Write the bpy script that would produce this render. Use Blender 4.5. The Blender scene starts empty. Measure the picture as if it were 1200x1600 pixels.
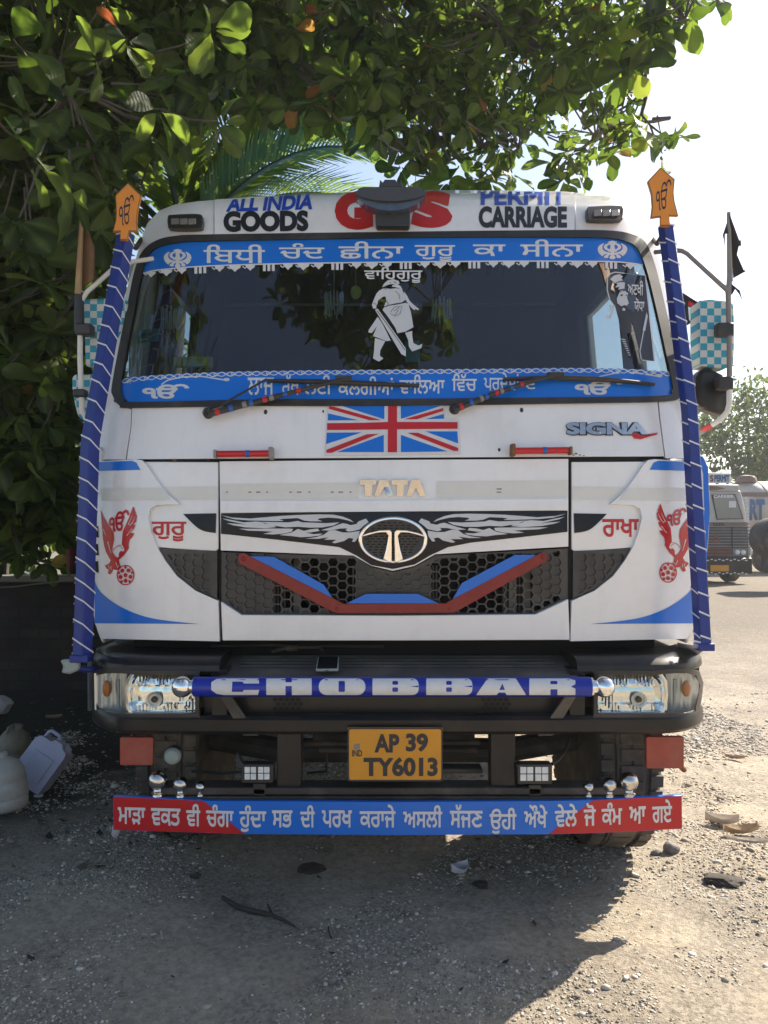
import bpy, bmesh, math, random
import numpy as np
from mathutils import Vector, Matrix
from mathutils.geometry import delaunay_2d_cdt
R = math.radians
SC = bpy.context.scene
COL = SC.collection
random.seed(7); RNG = np.random.default_rng(7)

# ------------------------------------------------------------------ camera, sky, sun, exposure
F, H, V0 = 1202.0, 1.5, 825.0            # focal length in photo pixels, eye height, horizon row
cd = bpy.data.cameras.new('camera'); cam = bpy.data.objects.new('camera', cd); COL.objects.link(cam)
cd.sensor_fit = 'AUTO'; cd.sensor_width = 36; cd.lens = 36*F/1600; cd.shift_y = 25/1600
cd.clip_start = 0.05; cd.clip_end = 3000
cam.location = (0, 0, H); cam.rotation_euler = (R(90), 0, 0)
SC.camera = cam
SUN_AZ, SUN_EL = 50.0, 40.0              # azimuth right of straight ahead, elevation
wd = bpy.data.worlds.new('World'); SC.world = wd; wd.use_nodes = True
nt = wd.node_tree
sky = nt.nodes.new('ShaderNodeTexSky'); sky.sky_type = 'NISHITA'; sky.sun_disc = False
sky.sun_elevation = R(SUN_EL); sky.sun_rotation = R(SUN_AZ)
sky.air_density = 1.0; sky.dust_density = 1.5; sky.ozone_density = 1.0
nt.links.new(sky.outputs[0], nt.nodes['Background'].inputs[0])
nt.nodes['Background'].inputs[1].default_value = 0.068
sd = bpy.data.lights.new('sun', 'SUN'); sun = bpy.data.objects.new('sun', sd); COL.objects.link(sun)
sd.energy = 4.3; sd.angle = R(0.5); sd.color = (1.0, 0.90, 0.76)
sv = Vector((math.sin(R(SUN_AZ))*math.cos(R(SUN_EL)), math.cos(R(SUN_AZ))*math.cos(R(SUN_EL)), math.sin(R(SUN_EL))))
sun.rotation_euler = sv.to_track_quat('Z', 'Y').to_euler(); sun.location = sv*60
SC.view_settings.view_transform = 'Standard'; SC.view_settings.look = 'None'
SC.view_settings.exposure = 1.6; SC.view_settings.gamma = 1.0
try:
    SC.cycles.use_denoising = True
    SC.cycles.max_bounces = 10; SC.cycles.transparent_max_bounces = 16
    SC.cycles.sample_clamp_indirect = 6.0
except Exception: pass

# ------------------------------------------------------------------ materials
def mat(name, col, rough=0.5, metal=0.0, coat=0.0, var=0.0, vscale=6.0, bump=0.0, bscale=80.0, spec=0.5, dirt=None, emit=None):
    m = bpy.data.materials.new(name); m.use_nodes = True
    n = m.node_tree.nodes; l = m.node_tree.links; b = n['Principled BSDF']
    b.inputs['Base Color'].default_value = (*col, 1); b.inputs['Roughness'].default_value = rough
    b.inputs['Metallic'].default_value = metal; b.inputs['Coat Weight'].default_value = coat
    b.inputs['Specular IOR Level'].default_value = spec
    tc = n.new('ShaderNodeTexCoord')
    if var > 0:
        t = n.new('ShaderNodeTexNoise'); t.inputs['Scale'].default_value = vscale; t.inputs['Detail'].default_value = 8
        t.inputs['Roughness'].default_value = 0.65
        l.new(tc.outputs['Object'], t.inputs['Vector'])
        mr = n.new('ShaderNodeMapRange'); mr.inputs[1].default_value = 0.3; mr.inputs[2].default_value = 0.7
        mr.inputs[3].default_value = 1-var; mr.inputs[4].default_value = 1+var*0.6
        l.new(t.outputs['Fac'], mr.inputs[0])
        mx = n.new('ShaderNodeMix'); mx.data_type = 'RGBA'; mx.blend_type = 'MULTIPLY'; mx.inputs[0].default_value = 1
        mx.inputs[6].default_value = (*col, 1); l.new(mr.outputs[0], mx.inputs[7])
        out = mx.outputs[2]
        if dirt:                                   # dusty grime: patchy, tan, rougher
            t2 = n.new('ShaderNodeTexNoise'); t2.inputs['Scale'].default_value = dirt[1]; t2.inputs['Detail'].default_value = 10
            t2.inputs['Roughness'].default_value = 0.7; l.new(tc.outputs['Object'], t2.inputs['Vector'])
            r2 = n.new('ShaderNodeMapRange'); r2.inputs[1].default_value = 0.48; r2.inputs[2].default_value = 0.75
            r2.inputs[3].default_value = dirt[0]*0.15; r2.inputs[4].default_value = dirt[0]; l.new(t2.outputs['Fac'], r2.inputs[0])
            m2 = n.new('ShaderNodeMix'); m2.data_type = 'RGBA'; l.new(r2.outputs[0], m2.inputs[0])
            l.new(out, m2.inputs[6]); m2.inputs[7].default_value = (0.30, 0.24, 0.18, 1); out = m2.outputs[2]
            r3 = n.new('ShaderNodeMapRange'); r3.inputs[3].default_value = rough; r3.inputs[4].default_value = min(1, rough+0.55)
            l.new(r2.outputs[0], r3.inputs[0]); l.new(r3.outputs[0], b.inputs['Roughness'])
        l.new(out, b.inputs['Base Color'])
    if bump > 0:
        t = n.new('ShaderNodeTexNoise'); t.inputs['Scale'].default_value = bscale; t.inputs['Detail'].default_value = 4
        l.new(tc.outputs['Object'], t.inputs['Vector'])
        bp = n.new('ShaderNodeBump'); bp.inputs['Strength'].default_value = bump; bp.inputs['Distance'].default_value = 0.01
        l.new(t.outputs['Fac'], bp.inputs['Height']); l.new(bp.outputs[0], b.inputs['Normal'])
    if emit:
        b.inputs['Emission Color'].default_value = (*emit[:3], 1); b.inputs['Emission Strength'].default_value = emit[3]
    return m

M = {}
M['white'] = mat('white_paint', (0.82, 0.81, 0.81), 0.20, coat=0.5, var=0.05, vscale=3, dirt=(0.19, 3.4))
def streaks(m, amount):
    n = m.node_tree.nodes; l = m.node_tree.links; b = n['Principled BSDF']; tc = n.new('ShaderNodeTexCoord'); mp = n.new('ShaderNodeMapping'); mp.inputs['Scale'].default_value = (26, 26, 1.6)
    t = n.new('ShaderNodeTexNoise'); t.inputs['Scale'].default_value = 1; t.inputs['Detail'].default_value = 6; l.new(tc.outputs['Object'], mp.inputs[0]); l.new(mp.outputs[0], t.inputs['Vector'])
    r = n.new('ShaderNodeMapRange'); r.inputs[1].default_value = .52; r.inputs[2].default_value = .78; r.inputs[4].default_value = amount; l.new(t.outputs['Fac'], r.inputs[0])
    t2 = n.new('ShaderNodeTexNoise'); t2.inputs['Scale'].default_value = 150; t2.inputs['Detail'].default_value = 2; l.new(tc.outputs['Object'], t2.inputs['Vector'])
    r2 = n.new('ShaderNodeMapRange'); r2.inputs[1].default_value = .70; r2.inputs[2].default_value = .74; r2.inputs[4].default_value = amount*1.4; l.new(t2.outputs['Fac'], r2.inputs[0])
    mxv = n.new('ShaderNodeMath'); mxv.operation = 'MAXIMUM'; l.new(r.outputs[0], mxv.inputs[0]); l.new(r2.outputs[0], mxv.inputs[1])
    src = b.inputs['Base Color'].links[0].from_socket; mx = n.new('ShaderNodeMix'); mx.data_type = 'RGBA'; l.new(mxv.outputs[0], mx.inputs[0]); l.new(src, mx.inputs[6]); mx.inputs[7].default_value = (.26, .20, .14, 1); l.new(mx.outputs[2], b.inputs['Base Color'])
streaks(M['white'], .07)
M['offwhite'] = mat('aged_tape', (0.68, 0.67, 0.63), 0.4, var=0.06, vscale=9)
M['black'] = mat('black_plastic', (0.016, 0.016, 0.017), 0.38, var=0.25, vscale=5, dirt=(0.14, 4.0), bump=0.02, bscale=300)
M['bumper'] = mat('bumper_plastic', (0.009, 0.009, 0.011), 0.30, spec=0.35, var=0.2, vscale=5, dirt=(0.10, 3.0), bump=0.03, bscale=400)
M['step'] = mat('step_plastic', (0.05, 0.05, 0.05), 0.55, var=0.3, vscale=7, dirt=(0.5, 5.0), bump=0.05, bscale=250)
M['rubber'] = mat('black_rubber', (0.012, 0.012, 0.012), 0.5, var=0.3, vscale=8, dirt=(0.2, 6.0))
M['tyre'] = mat('tyre_rubber', (0.03, 0.028, 0.026), 0.75, var=0.3, vscale=9, dirt=(0.8, 5.0), bump=0.1, bscale=120)
M['grille'] = mat('grille_plastic', (0.035, 0.035, 0.037), 0.45, var=0.25, vscale=9, dirt=(0.25, 6.0))
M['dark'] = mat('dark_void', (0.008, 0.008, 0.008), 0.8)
M['chassis'] = mat('chassis_metal', (0.02, 0.018, 0.017), 0.6, var=0.3, vscale=6, dirt=(0.5, 4.0))
M['blue'] = mat('blue_film', (0.004, 0.15, 0.62), 0.3, var=0.05, vscale=4)
M['poleblue'] = mat('blue_fabric_wrap', (0.007, 0.026, 0.21), 0.45, var=0.15, vscale=20, bump=0.15, bscale=60)
M['barblue'] = mat('bar_blue', (0.008, 0.025, 0.32), 0.3, var=0.08)
M['txtblue'] = mat('lettering_blue', (0.008, 0.06, 0.42), 0.35, var=0.05)
M['red'] = mat('red_film', (0.50, 0.012, 0.016), 0.3, var=0.08, vscale=6)
M['darkred'] = mat('red_reflective_tape', (0.22, 0.007, 0.009), 0.3, var=0.2, vscale=25)
M['letter'] = mat('white_lettering', (0.66, 0.66, 0.66), 0.4, var=0.08, vscale=30)
M['silver'] = mat('silver_film', (0.58, 0.59, 0.61), 0.4, var=0.08, vscale=12)
M['ink'] = mat('black_lettering', (0.012, 0.013, 0.022), 0.35)
M['glossblack'] = mat('gloss_black_trim', (0.006, 0.007, 0.013), 0.25, spec=0.3)
M['chrome'] = mat('chrome', (0.86, 0.85, 0.83), 0.06, metal=1.0)
M['steel'] = mat('polished_steel', (0.62, 0.58, 0.53), 0.16, metal=1.0, var=0.12, vscale=30, bump=0.04, bscale=40)
M['grey'] = mat('grey_metal', (0.22, 0.21, 0.20), 0.5, var=0.2, dirt=(0.4, 8))
M['plate'] = mat('yellow_plate', (0.66, 0.28, 0.008), 0.35, var=0.08, vscale=10, dirt=(0.16, 8))
M['orange'] = mat('orange_plaque', (0.70, 0.25, 0.02), 0.4, var=0.1, vscale=12)
M['amber'] = mat('amber_lens', (0.55, 0.16, 0.02), 0.15)
M['reflector'] = mat('red_reflector', (0.34, 0.045, 0.025), 0.4, var=0.2, vscale=18, dirt=(0.35, 8))
M['lens'] = mat('lamp_lens', (0.75, 0.76, 0.74), 0.15, var=0.2, vscale=60)
M['lensgrey'] = mat('dusty_lens', (0.22, 0.21, 0.19), 0.25, var=0.2, vscale=30)
M['rust'] = mat('rust', (0.20, 0.09, 0.035), 0.8, var=0.4, vscale=40)
M['seat'] = mat('seat_cloth', (0.02, 0.018, 0.018), 0.85, var=0.3)
M['interior'] = mat('cab_trim', (0.018, 0.019, 0.022), 0.7, var=0.2)
M['palegreen'] = mat('pale_trim', (0.30, 0.34, 0.31), 0.6, var=0.1)
M['yellowdot'] = mat('yellow_plastic', (0.55, 0.55, 0.12), 0.4)
M['brown'] = mat('brown_cloth', (0.18, 0.10, 0.05), 0.8, var=0.25, vscale=14)
M['lampsilver'] = mat('lamp_silver', (.62, .62, .61), .25, metal=.45)
M['lampgrey'] = mat('lamp_grey', (.045, .047, .055), .4, var=.2)
M['tan'] = mat('tan_cloth', (.36, .25, .14), .8, var=.2)
M['rag'] = mat('black_rag', (0.02, 0.018, 0.018), 0.85, var=0.3)
M['stickblue'] = mat('blue_tape', (0.01, 0.10, 0.40), 0.4)

def glass_mat(name, tint, ior=1.5):
    m = bpy.data.materials.new(name); m.use_nodes = True; n = m.node_tree.nodes; l = m.node_tree.links
    n.remove(n['Principled BSDF']); o = n['Material Output']
    fr = n.new('ShaderNodeFresnel'); fr.inputs[0].default_value = ior
    tr = n.new('ShaderNodeBsdfTransparent'); tr.inputs[0].default_value = (*tint, 1)
    gl = n.new('ShaderNodeBsdfGlossy'); gl.inputs['Roughness'].default_value = 0.012
    ge = n.new('ShaderNodeNewGeometry'); iv_ = n.new('ShaderNodeMath'); iv_.operation = 'SUBTRACT'; iv_.inputs[0].default_value = 1; l.new(ge.outputs['Backfacing'], iv_.inputs[1])
    fm = n.new('ShaderNodeMath'); fm.operation = 'MULTIPLY'; l.new(fr.outputs[0], fm.inputs[0]); l.new(iv_.outputs[0], fm.inputs[1])      # one mirror film: the outer face
    mx = n.new('ShaderNodeMixShader'); l.new(fm.outputs[0], mx.inputs[0]); l.new(tr.outputs[0], mx.inputs[1]); l.new(gl.outputs[0], mx.inputs[2])
    df = n.new('ShaderNodeBsdfDiffuse'); df.inputs[0].default_value = (0.45, 0.43, 0.40, 1)       # film of dust
    t = n.new('ShaderNodeTexNoise'); t.inputs['Scale'].default_value = 3.5; t.inputs['Detail'].default_value = 10
    tc = n.new('ShaderNodeTexCoord'); l.new(tc.outputs['Object'], t.inputs['Vector'])
    mr = n.new('ShaderNodeMapRange'); mr.inputs[1].default_value = 0.35; mr.inputs[2].default_value = 0.8; mr.inputs[3].default_value = 0.002; mr.inputs[4].default_value = 0.02
    l.new(t.outputs['Fac'], mr.inputs[0])
    m2 = n.new('ShaderNodeMixShader'); l.new(mr.outputs[0], m2.inputs[0]); l.new(mx.outputs[0], m2.inputs[1]); l.new(df.outputs[0], m2.inputs[2])
    l.new(m2.outputs[0], o.inputs['Surface']); return m
M['glass'] = glass_mat('windscreen_glass', (0.52, 0.59, 0.61), 1.95)
M['clear'] = glass_mat('clear_glass', (0.92, 0.94, 0.94), 1.4)

def checker_mat():
    m = mat('teal_check_cloth', (0.6, 0.62, 0.6), 0.7); n = m.node_tree.nodes; l = m.node_tree.links
    tc = n.new('ShaderNodeTexCoord'); ck = n.new('ShaderNodeTexChecker'); ck.inputs['Scale'].default_value = 1/0.031
    ck.inputs[1].default_value = (0.56, 0.58, 0.56, 1); ck.inputs[2].default_value = (0.03, 0.30, 0.42, 1)
    mp = n.new('ShaderNodeMapping'); mp.inputs['Location'].default_value = (0.003, 0.0071, 0.004); mp.inputs['Scale'].default_value = (1, 0.2, 1)
    l.new(tc.outputs['Object'], mp.inputs[0]); l.new(mp.outputs[0], ck.inputs[0]); l.new(ck.outputs[0], n['Principled BSDF'].inputs['Base Color'])
    return m
M['check'] = checker_mat()

# ------------------------------------------------------------------ object helpers
def W(u, v, d): return Vector(((u-600)*d/F, d, H-(v-V0)*d/F))     # a photo pixel at a known distance
def setp(o, label=None, cat=None, group=None, kind=None):
    if label: o['label'] = label
    if cat: o['category'] = cat
    if group: o['group'] = group
    if kind: o['kind'] = kind
    return o
def thing(name, loc, label, cat, group=None, rotz=0):
    o = bpy.data.objects.new(name, None); COL.objects.link(o); o.location = loc; o.rotation_euler = (0, 0, rotz); o.empty_display_size = .2
    return setp(o, label, cat, group)
def link(name, me, parent=None, mats=None, label=None, smooth=35):
    o = bpy.data.objects.new(name, me); COL.objects.link(o)
    for m in (mats or []): me.materials.append(M[m] if isinstance(m, str) else m)
    if smooth: 
        me.shade_smooth(); me.set_sharp_from_angle(angle=R(smooth))
    if parent:
        o.parent = parent
        p = parent; off = Vector((0, 0, 0))
        while p: off += p.location; p = p.parent
        me.transform(Matrix.Translation(-off))      # all shapes are written in world space
    if label: o['label'] = label
    return o
class MB:                                           # collects shapes (world space) into one mesh
    def __init__(s): s.v = []; s.f = []; s.mi = []
    def add(s, vs, fs, mi=0):
        b = len(s.v); s.v += [tuple(p) for p in vs]; s.f += [[i+b for i in f] for f in fs]; s.mi += [mi]*len(fs); return s
    def box(s, c, d, rot=None, mi=0):
        c = Vector(c); vs = [Vector((x*d[0]/2, y*d[1]/2, z*d[2]/2)) for x in (-1, 1) for y in (-1, 1) for z in (-1, 1)]
        if rot is not None: vs = [rot @ p for p in vs]
        return s.add([p+c for p in vs], [(0, 1, 3, 2), (4, 6, 7, 5), (0, 4, 5, 1), (2, 3, 7, 6), (0, 2, 6, 4), (1, 5, 7, 3)], mi)
    def tube(s, pts, r, n=10, mi=0, cap=True):
        pts = [Vector(p) for p in pts]; rs = r if isinstance(r, (list, tuple)) else [r]*len(pts)
        vs = []; up = None
        for i, p in enumerate(pts):
            t = (pts[min(i+1, len(pts)-1)]-pts[max(i-1, 0)]).normalized()
            if up is None:
                a = Vector((0, 0, 1)) if abs(t.z) < .9 else Vector((0, 1, 0)); up = (a - t*a.dot(t)).normalized()
            else: up = (up - t*up.dot(t)).normalized()
            w = t.cross(up)
            for k in range(n):
                a = 2*math.pi*k/n; vs.append(p+(up*math.cos(a)+w*math.sin(a))*rs[i])
        fs = [(i*n+k, i*n+(k+1) % n, (i+1)*n+(k+1) % n, (i+1)*n+k) for i in range(len(pts)-1) for k in range(n)]
        if cap: fs += [tuple(range(n))[::-1], tuple((len(pts)-1)*n+k for k in range(n))]
        return s.add(vs, fs, mi)
    def lathe(s, prof, origin, axis=(0, 0, 1), n=24, mi=0):      # prof: (radius, height along axis)
        ax = Vector(axis).normalized(); a = Vector((0, 0, 1)) if abs(ax.z) < .9 else Vector((1, 0, 0))
        u = (a-ax*a.dot(ax)).normalized(); w = ax.cross(u); o = Vector(origin); vs = []
        for r, h in prof:
            for k in range(n):
                t = 2*math.pi*k/n; vs.append(o+ax*h+(u*math.cos(t)+w*math.sin(t))*max(r, 1e-5))
        fs = [(i*n+k, i*n+(k+1) % n, (i+1)*n+(k+1) % n, (i+1)*n+k) for i in range(len(prof)-1) for k in range(n)]
        fs += [tuple(range(n))[::-1], tuple((len(prof)-1)*n+k for k in range(n))]
        return s.add(vs, fs, mi)
    def ball(s, c, r, n=20, mi=0, sc=(1, 1, 1)):
        vs = []; fs = []; m = n//2; c = Vector(c)
        for i in range(m+1):
            p = math.pi*i/m
            for k in range(n):
                t = 2*math.pi*k/n
                vs.append(c+Vector((r*sc[0]*math.sin(p)*math.cos(t), r*sc[1]*math.sin(p)*math.sin(t), r*sc[2]*math.cos(p))))
        for i in range(m):
            for k in range(n): fs.append((i*n+k, (i+1)*n+k, (i+1)*n+(k+1) % n, i*n+(k+1) % n))
        return s.add(vs, fs, mi)
    def mesh(s, name, weld=True):
        me = bpy.data.meshes.new(name); me.from_pydata(s.v, [], s.f); me.update()
        for p, i in zip(me.polygons, s.mi): p.material_index = i
        bm = bmesh.new(); bm.from_mesh(me)
        if weld: bmesh.ops.remove_doubles(bm, verts=bm.verts, dist=1e-5)
        bmesh.ops.recalc_face_normals(bm, faces=bm.faces)
        bm.to_mesh(me); bm.free(); return me
    def build(s, name, mats, parent=None, bevel=0, label=None, smooth=35):
        if isinstance(mats, str): mats = [mats]
        o = link(name, s.mesh(name), parent, mats, label, smooth)
        if bevel: addbevel(o, bevel)
        return o
def addbevel(o, w, seg=2, ang=40):
    b = o.modifiers.new('bevel', 'BEVEL'); b.width = w; b.segments = seg; b.limit_method = 'ANGLE'; b.angle_limit = R(ang)

# --- 2D outlines (photo pixels) -------------------------------------------------
def smooth_pts(pts, k=6, closed=True):                 # Catmull-Rom through the points
    P = [np.array(p, float) for p in pts]; n = len(P); out = []
    for i in range(n if closed else n-1):
        p0 = P[(i-1) % n] if closed or i > 0 else P[0]; p1 = P[i]; p2 = P[(i+1) % n]
        p3 = P[(i+2) % n] if closed or i+2 < n else P[-1]
        for j in range(k):
            t = j/k; out.append(tuple(.5*((2*p1)+(-p0+p2)*t+(2*p0-5*p1+4*p2-p3)*t*t+(-p0+3*p1-3*p2+p3)*t**3)))
    if not closed: out.append(tuple(P[-1]))
    return out
def ell(cx, cy, rx, ry, n=40, a0=0, rot=0):
    c, s = math.cos(rot), math.sin(rot)
    return [(cx+rx*math.cos(a)*c-ry*math.sin(a)*s, cy+rx*math.cos(a)*s+ry*math.sin(a)*c) for a in [a0+2*math.pi*i/n for i in range(n)]]
def stroke(pts, w, closed=False):                       # polyline -> outline of that width (w may taper)
    P = [np.array(p, float) for p in pts]; n = len(P); L = []; Rr = []
    for i in range(n):
        a = P[max(i-1, 0)]; b = P[min(i+1, n-1)]; t = b-a; t = t/(np.linalg.norm(t)+1e-9); nn = np.array((-t[1], t[0]))
        ww = (w[0]+(w[1]-w[0])*i/(n-1)) if isinstance(w, tuple) else w
        L.append(tuple(P[i]+nn*ww/2)); Rr.append(tuple(P[i]-nn*ww/2))
    return L+Rr[::-1]
def area(c): return .5*sum(c[i-1][0]*c[i][1]-c[i][0]*c[i-1][1] for i in range(len(c)))
def rev(c): return c[::-1]
def ccw(c): return c if area(c) > 0 else c[::-1]
def cw(c): return c if area(c) < 0 else c[::-1]
def fill(contours):                                     # non-zero winding fill -> verts2d, tris
    vs = []; es = []
    for c in contours:
        b = len(vs); n = len(c); vs += [Vector((float(p[0]), float(p[1]))) for p in c]; es += [(b+i, b+(i+1) % n) for i in range(n)]
    ov, oe, of, _, _, _ = delaunay_2d_cdt(vs, es, [], 0, 1e-4)
    X = np.array([[p[0], p[1]] for p in ov]); T = np.array([f for f in of if len(f) == 3])
    if len(T) == 0: return X, []
    C = X[T].mean(1); wn = np.zeros(len(T), int)
    for c in contours:
        A = np.array(c, float); B = np.roll(A, -1, 0)
        for (ax, ay), (bx, by) in zip(A, B):
            cr = (bx-ax)*(C[:, 1]-ay)-(C[:, 0]-ax)*(by-ay)
            wn += ((ay <= C[:, 1]) & (by > C[:, 1]) & (cr > 0)).astype(int)-((ay > C[:, 1]) & (by <= C[:, 1]) & (cr < 0)).astype(int)
    return X, [tuple(t) for t in T[wn != 0]]
_tc = {}
def text_contours(s, bold=0.0):
    """outlines of a line of text, unit size, y up; bold pushes the outline outwards"""
    key = (s, bold)
    if key in _tc: return _tc[key]
    cu = bpy.data.curves.new('t', 'FONT'); cu.body = s; cu.size = 1; ob = bpy.data.objects.new('t', cu); COL.objects.link(ob)
    dg = bpy.context.evaluated_depsgraph_get(); c2 = ob.evaluated_get(dg).to_curve(dg)
    out = []
    for sp in c2.splines:
        B = sp.bezier_points; n = len(B); pts = []
        for i in range(n):
            a, b = B[i], B[(i+1) % n]; p0, p1, p2, p3 = a.co, a.handle_right, b.handle_left, b.co
            straight = (p1-p0).cross(p3-p0).length < 1e-5 and (p2-p0).cross(p3-p0).length < 1e-5
            k = 1 if straight else 4
            for j in range(k):
                t = j/k; q = p0*(1-t)**3+p1*3*t*(1-t)**2+p2*3*t*t*(1-t)+p3*t**3; pts.append((q.x, q.y))
        cl = [pts[0]]
        for p in pts[1:]:
            if abs(p[0]-cl[-1][0])+abs(p[1]-cl[-1][1]) > 1e-4: cl.append(p)
        if len(cl) > 2: out.append(cl)
    ob.evaluated_get(dg).to_curve_clear(); bpy.data.objects.remove(ob); bpy.data.curves.remove(cu)
    if bold and out:
        big = max(out, key=lambda c: abs(area(c))); sg = 1 if area(big) > 0 else -1
        o2 = []
        for c in out:
            A = np.array(c); n = len(A); N = []
            for i in range(n):
                t1 = A[i]-A[i-1]; t2 = A[(i+1) % n]-A[i]; t1 = t1/(np.linalg.norm(t1)+1e-9); t2 = t2/(np.linalg.norm(t2)+1e-9)
                t = t1+t2; l = np.linalg.norm(t); t = t2 if l < .2 else t/l
                k = min(1.6, 1/max(.5, float(t.dot(t2)))); N.append(np.array((t[1], -t[0]))*sg*k)
            o2.append([tuple(p) for p in A+np.array(N)*bold])
        out = o2
    _tc[key] = out
    return out
def text_px(s, box, bold=0.0, slant=0.0, rot=0.0, warp=None):
    """text outlines stretched into a photo-pixel box (u0,v0,u1,v1), v down"""
    cs = text_contours(s, bold); A = np.concatenate([np.array(c) for c in cs]); lo = A.min(0); hi = A.max(0)
    u0, v0, u1, v1 = box; out = []
    for c in cs:
        q = []
        for x, y in c:
            a = (x-lo[0])/(hi[0]-lo[0]); b = (y-lo[1])/(hi[1]-lo[1])
            u = u0+a*(u1-u0)+slant*(b-.5)*(v1-v0); v = v1-b*(v1-v0)
            v += rot*(a-.5)*(u1-u0)
            if warp: u, v = warp(u, v)
            q.append((u, v))
        out.append(q)
    return out

# --- surfaces: distance from the camera plane as a function of world x, z --------
XC = 0.045
def cab_d(x, z):
    t = abs((x-XC)/1.22)
    d = float(np.interp(z, [0, .9, 1.05, 1.5, 1.78, 1.80, 2.02, 2.83, 2.98, 3.06, 3.2], [3.16, 3.14, 3.125, 3.11, 3.13, 3.135, 3.19, 3.46, 3.54, 3.62, 3.9]))
    return d+.045*t*t+.10*max(0, (t-.72)/.28)**2
def bump_d(x, z):
    t = abs((x-XC)/1.23)
    return 3.0+.03*t*t+.30*max(0, (t-.80)/.20)**2.2
def flat(d): return lambda x, z: d
def P(u, v, surf=cab_d, lift=0.0):
    d = 3.2
    for _ in range(14):
        d = .3*d+.7*(surf((u-600)*d/F, H-(v-V0)*d/F)-lift)
    return W(u, v, d)
def sheet(contours, surf=cab_d, lift=0.0, grid=0, clip=None, ngon=True):
    """2D outlines -> (points on the surface, faces)"""
    bm = bmesh.new()
    if len(contours) == 1 and ngon:
        c = ccw(contours[0]); bm.faces.new([bm.verts.new((p[0], p[1], 0)) for p in c])
    else:
        X, T = fill(contours); vv = [bm.verts.new((x, y, 0)) for x, y in X]
        for t in T: bm.faces.new([vv[i] for i in t])
    if clip:
        for co, no in clip: bmesh.ops.bisect_plane(bm, geom=bm.verts[:]+bm.edges[:]+bm.faces[:], plane_co=(*co, 0), plane_no=(*no, 0), clear_outer=True, dist=1e-4)
    bmesh.ops.delete(bm, geom=[v for v in bm.verts if not v.link_faces], context='VERTS')
    if grid and bm.verts:
        xs = [v.co.x for v in bm.verts]; ys = [v.co.y for v in bm.verts]
        for ax, lo, hi in ((0, min(xs), max(xs)), (1, min(ys), max(ys))):
            k = math.floor(lo/grid)+1
            while k*grid < hi:
                co = [0, 0, 0]; no = [0, 0, 0]; co[ax] = k*grid+.013; no[ax] = 1
                bmesh.ops.bisect_plane(bm, geom=bm.verts[:]+bm.edges[:]+bm.faces[:], plane_co=co, plane_no=no, dist=1e-4); k += 1
    bm.verts.index_update(); v2 = [(v.co.x, v.co.y) for v in bm.verts]; fs = [[v.index for v in f.verts] for f in bm.faces]; bm.free()
    L = lift if callable(lift) else (lambda u, v: lift)
    return [P(u, v, surf, L(u, v)) for u, v in v2], fs, v2
def add_sheet(mb, contours, surf=cab_d, lift=0.0, thick=0.0, grid=0, mi=0, clip=None, ngon=True):
    vs, fs, v2 = sheet(contours, surf, lift, grid, clip, ngon)
    if not fs: return mb
    if thick <= 0: return mb.add(vs, fs, mi)
    n = len(vs); back = [p+Vector((0, thick, 0)) for p in vs]; ec = {}
    for f in fs:
        for a, b in zip(f, f[1:]+f[:1]): ec[(a, b)] = ec.get((a, b), 0)+1
    side = [(b, a, a+n, b+n) for (a, b) in ec if (b, a) not in ec]
    return mb.add(vs+back, [list(f) for f in fs]+[[i+n for i in f][::-1] for f in fs]+[list(q) for q in side], mi)
def panel(name, parent, outline, m, surf=cab_d, lift=0.0, thick=.02, bevel=.004, grid=26, label=None, holes=None, smooth=35):
    cs = [ccw(outline)]+[cw(h) for h in (holes or [])]
    mb = MB(); add_sheet(mb, cs, surf, lift, thick, grid)
    o = mb.build(name, m, parent, bevel, label, smooth)
    return o
def decal(name, parent, items, surf=cab_d, grid=60, label=None, thick=0.0):
    """items: (contours, material, lift[, clip]); the printed film, one mesh"""
    mb = MB(); names = []
    for it in items:
        if it[1] not in names: names.append(it[1])
        add_sheet(mb, it[0], surf, it[2], thick, grid, names.index(it[1]), it[3] if len(it) > 3 else None, ngon=False)
    me = bpy.data.meshes.new(name); me.from_pydata(mb.v, [], mb.f); me.update()
    for p, i in zip(me.polygons, mb.mi): p.material_index = i
    bm = bmesh.new(); bm.from_mesh(me)
    for f in bm.faces:
        if thick <= 0 and f.normal.y > 0: f.normal_flip()
    if thick > 0: bmesh.ops.recalc_face_normals(bm, faces=bm.faces)
    bm.to_mesh(me); bm.free()
    return link(name, me, parent, names, label, 35)
# ================================================================== THE TRUCK
def Z(x0, y0, s, pts): return [(x0+x/s, y0+y/s) for x, y in pts]
def mirror(pts, c): return [(2*c-u, v) for u, v in pts][::-1]
truck = thing('cargo_truck', (XC, 3.7, 0), 'white heavy truck with decorated cab parked facing the viewer under the tree', 'truck')

# --- white cab panels
LOUT = [(223, 367), (210, 412), (200, 444), (188, 493), (175, 556), (161, 620), (156, 650)]
GASK_O = [(176, 618), (174.5, 603), (186, 540), (200, 470), (210, 423), (222, 393), (243, 376), (273, 368.5), (330, 366), (620, 362), (800, 360), (942, 359.5), (988, 366), (1009, 379), (1024, 415), (1040, 480), (1056, 550), (1066, 601), (1063, 618), (1040, 627), (890, 630), (620, 634), (400, 634), (208, 637), (187, 634)]
GASK_I = [(190, 616), (189, 598), (199, 540), (212, 472), (220, 432), (231, 400), (246, 386), (275, 379), (330, 376), (620, 371), (800, 370), (940, 371), (978, 377), (996, 388), (1010, 420), (1026, 484), (1041, 552), (1051, 600), (1049, 610), (1036, 618), (890, 620.5), (620, 623), (400, 624), (210, 628), (197, 625)]
panel('roof_visor', truck, [(223, 367), (230, 349), (249, 329), (273, 319.5), (308, 314.5), (334, 312.5), (334, 372), (260, 376), (226, 380)], 'white', thick=.03, bevel=.006, grid=9)
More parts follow.
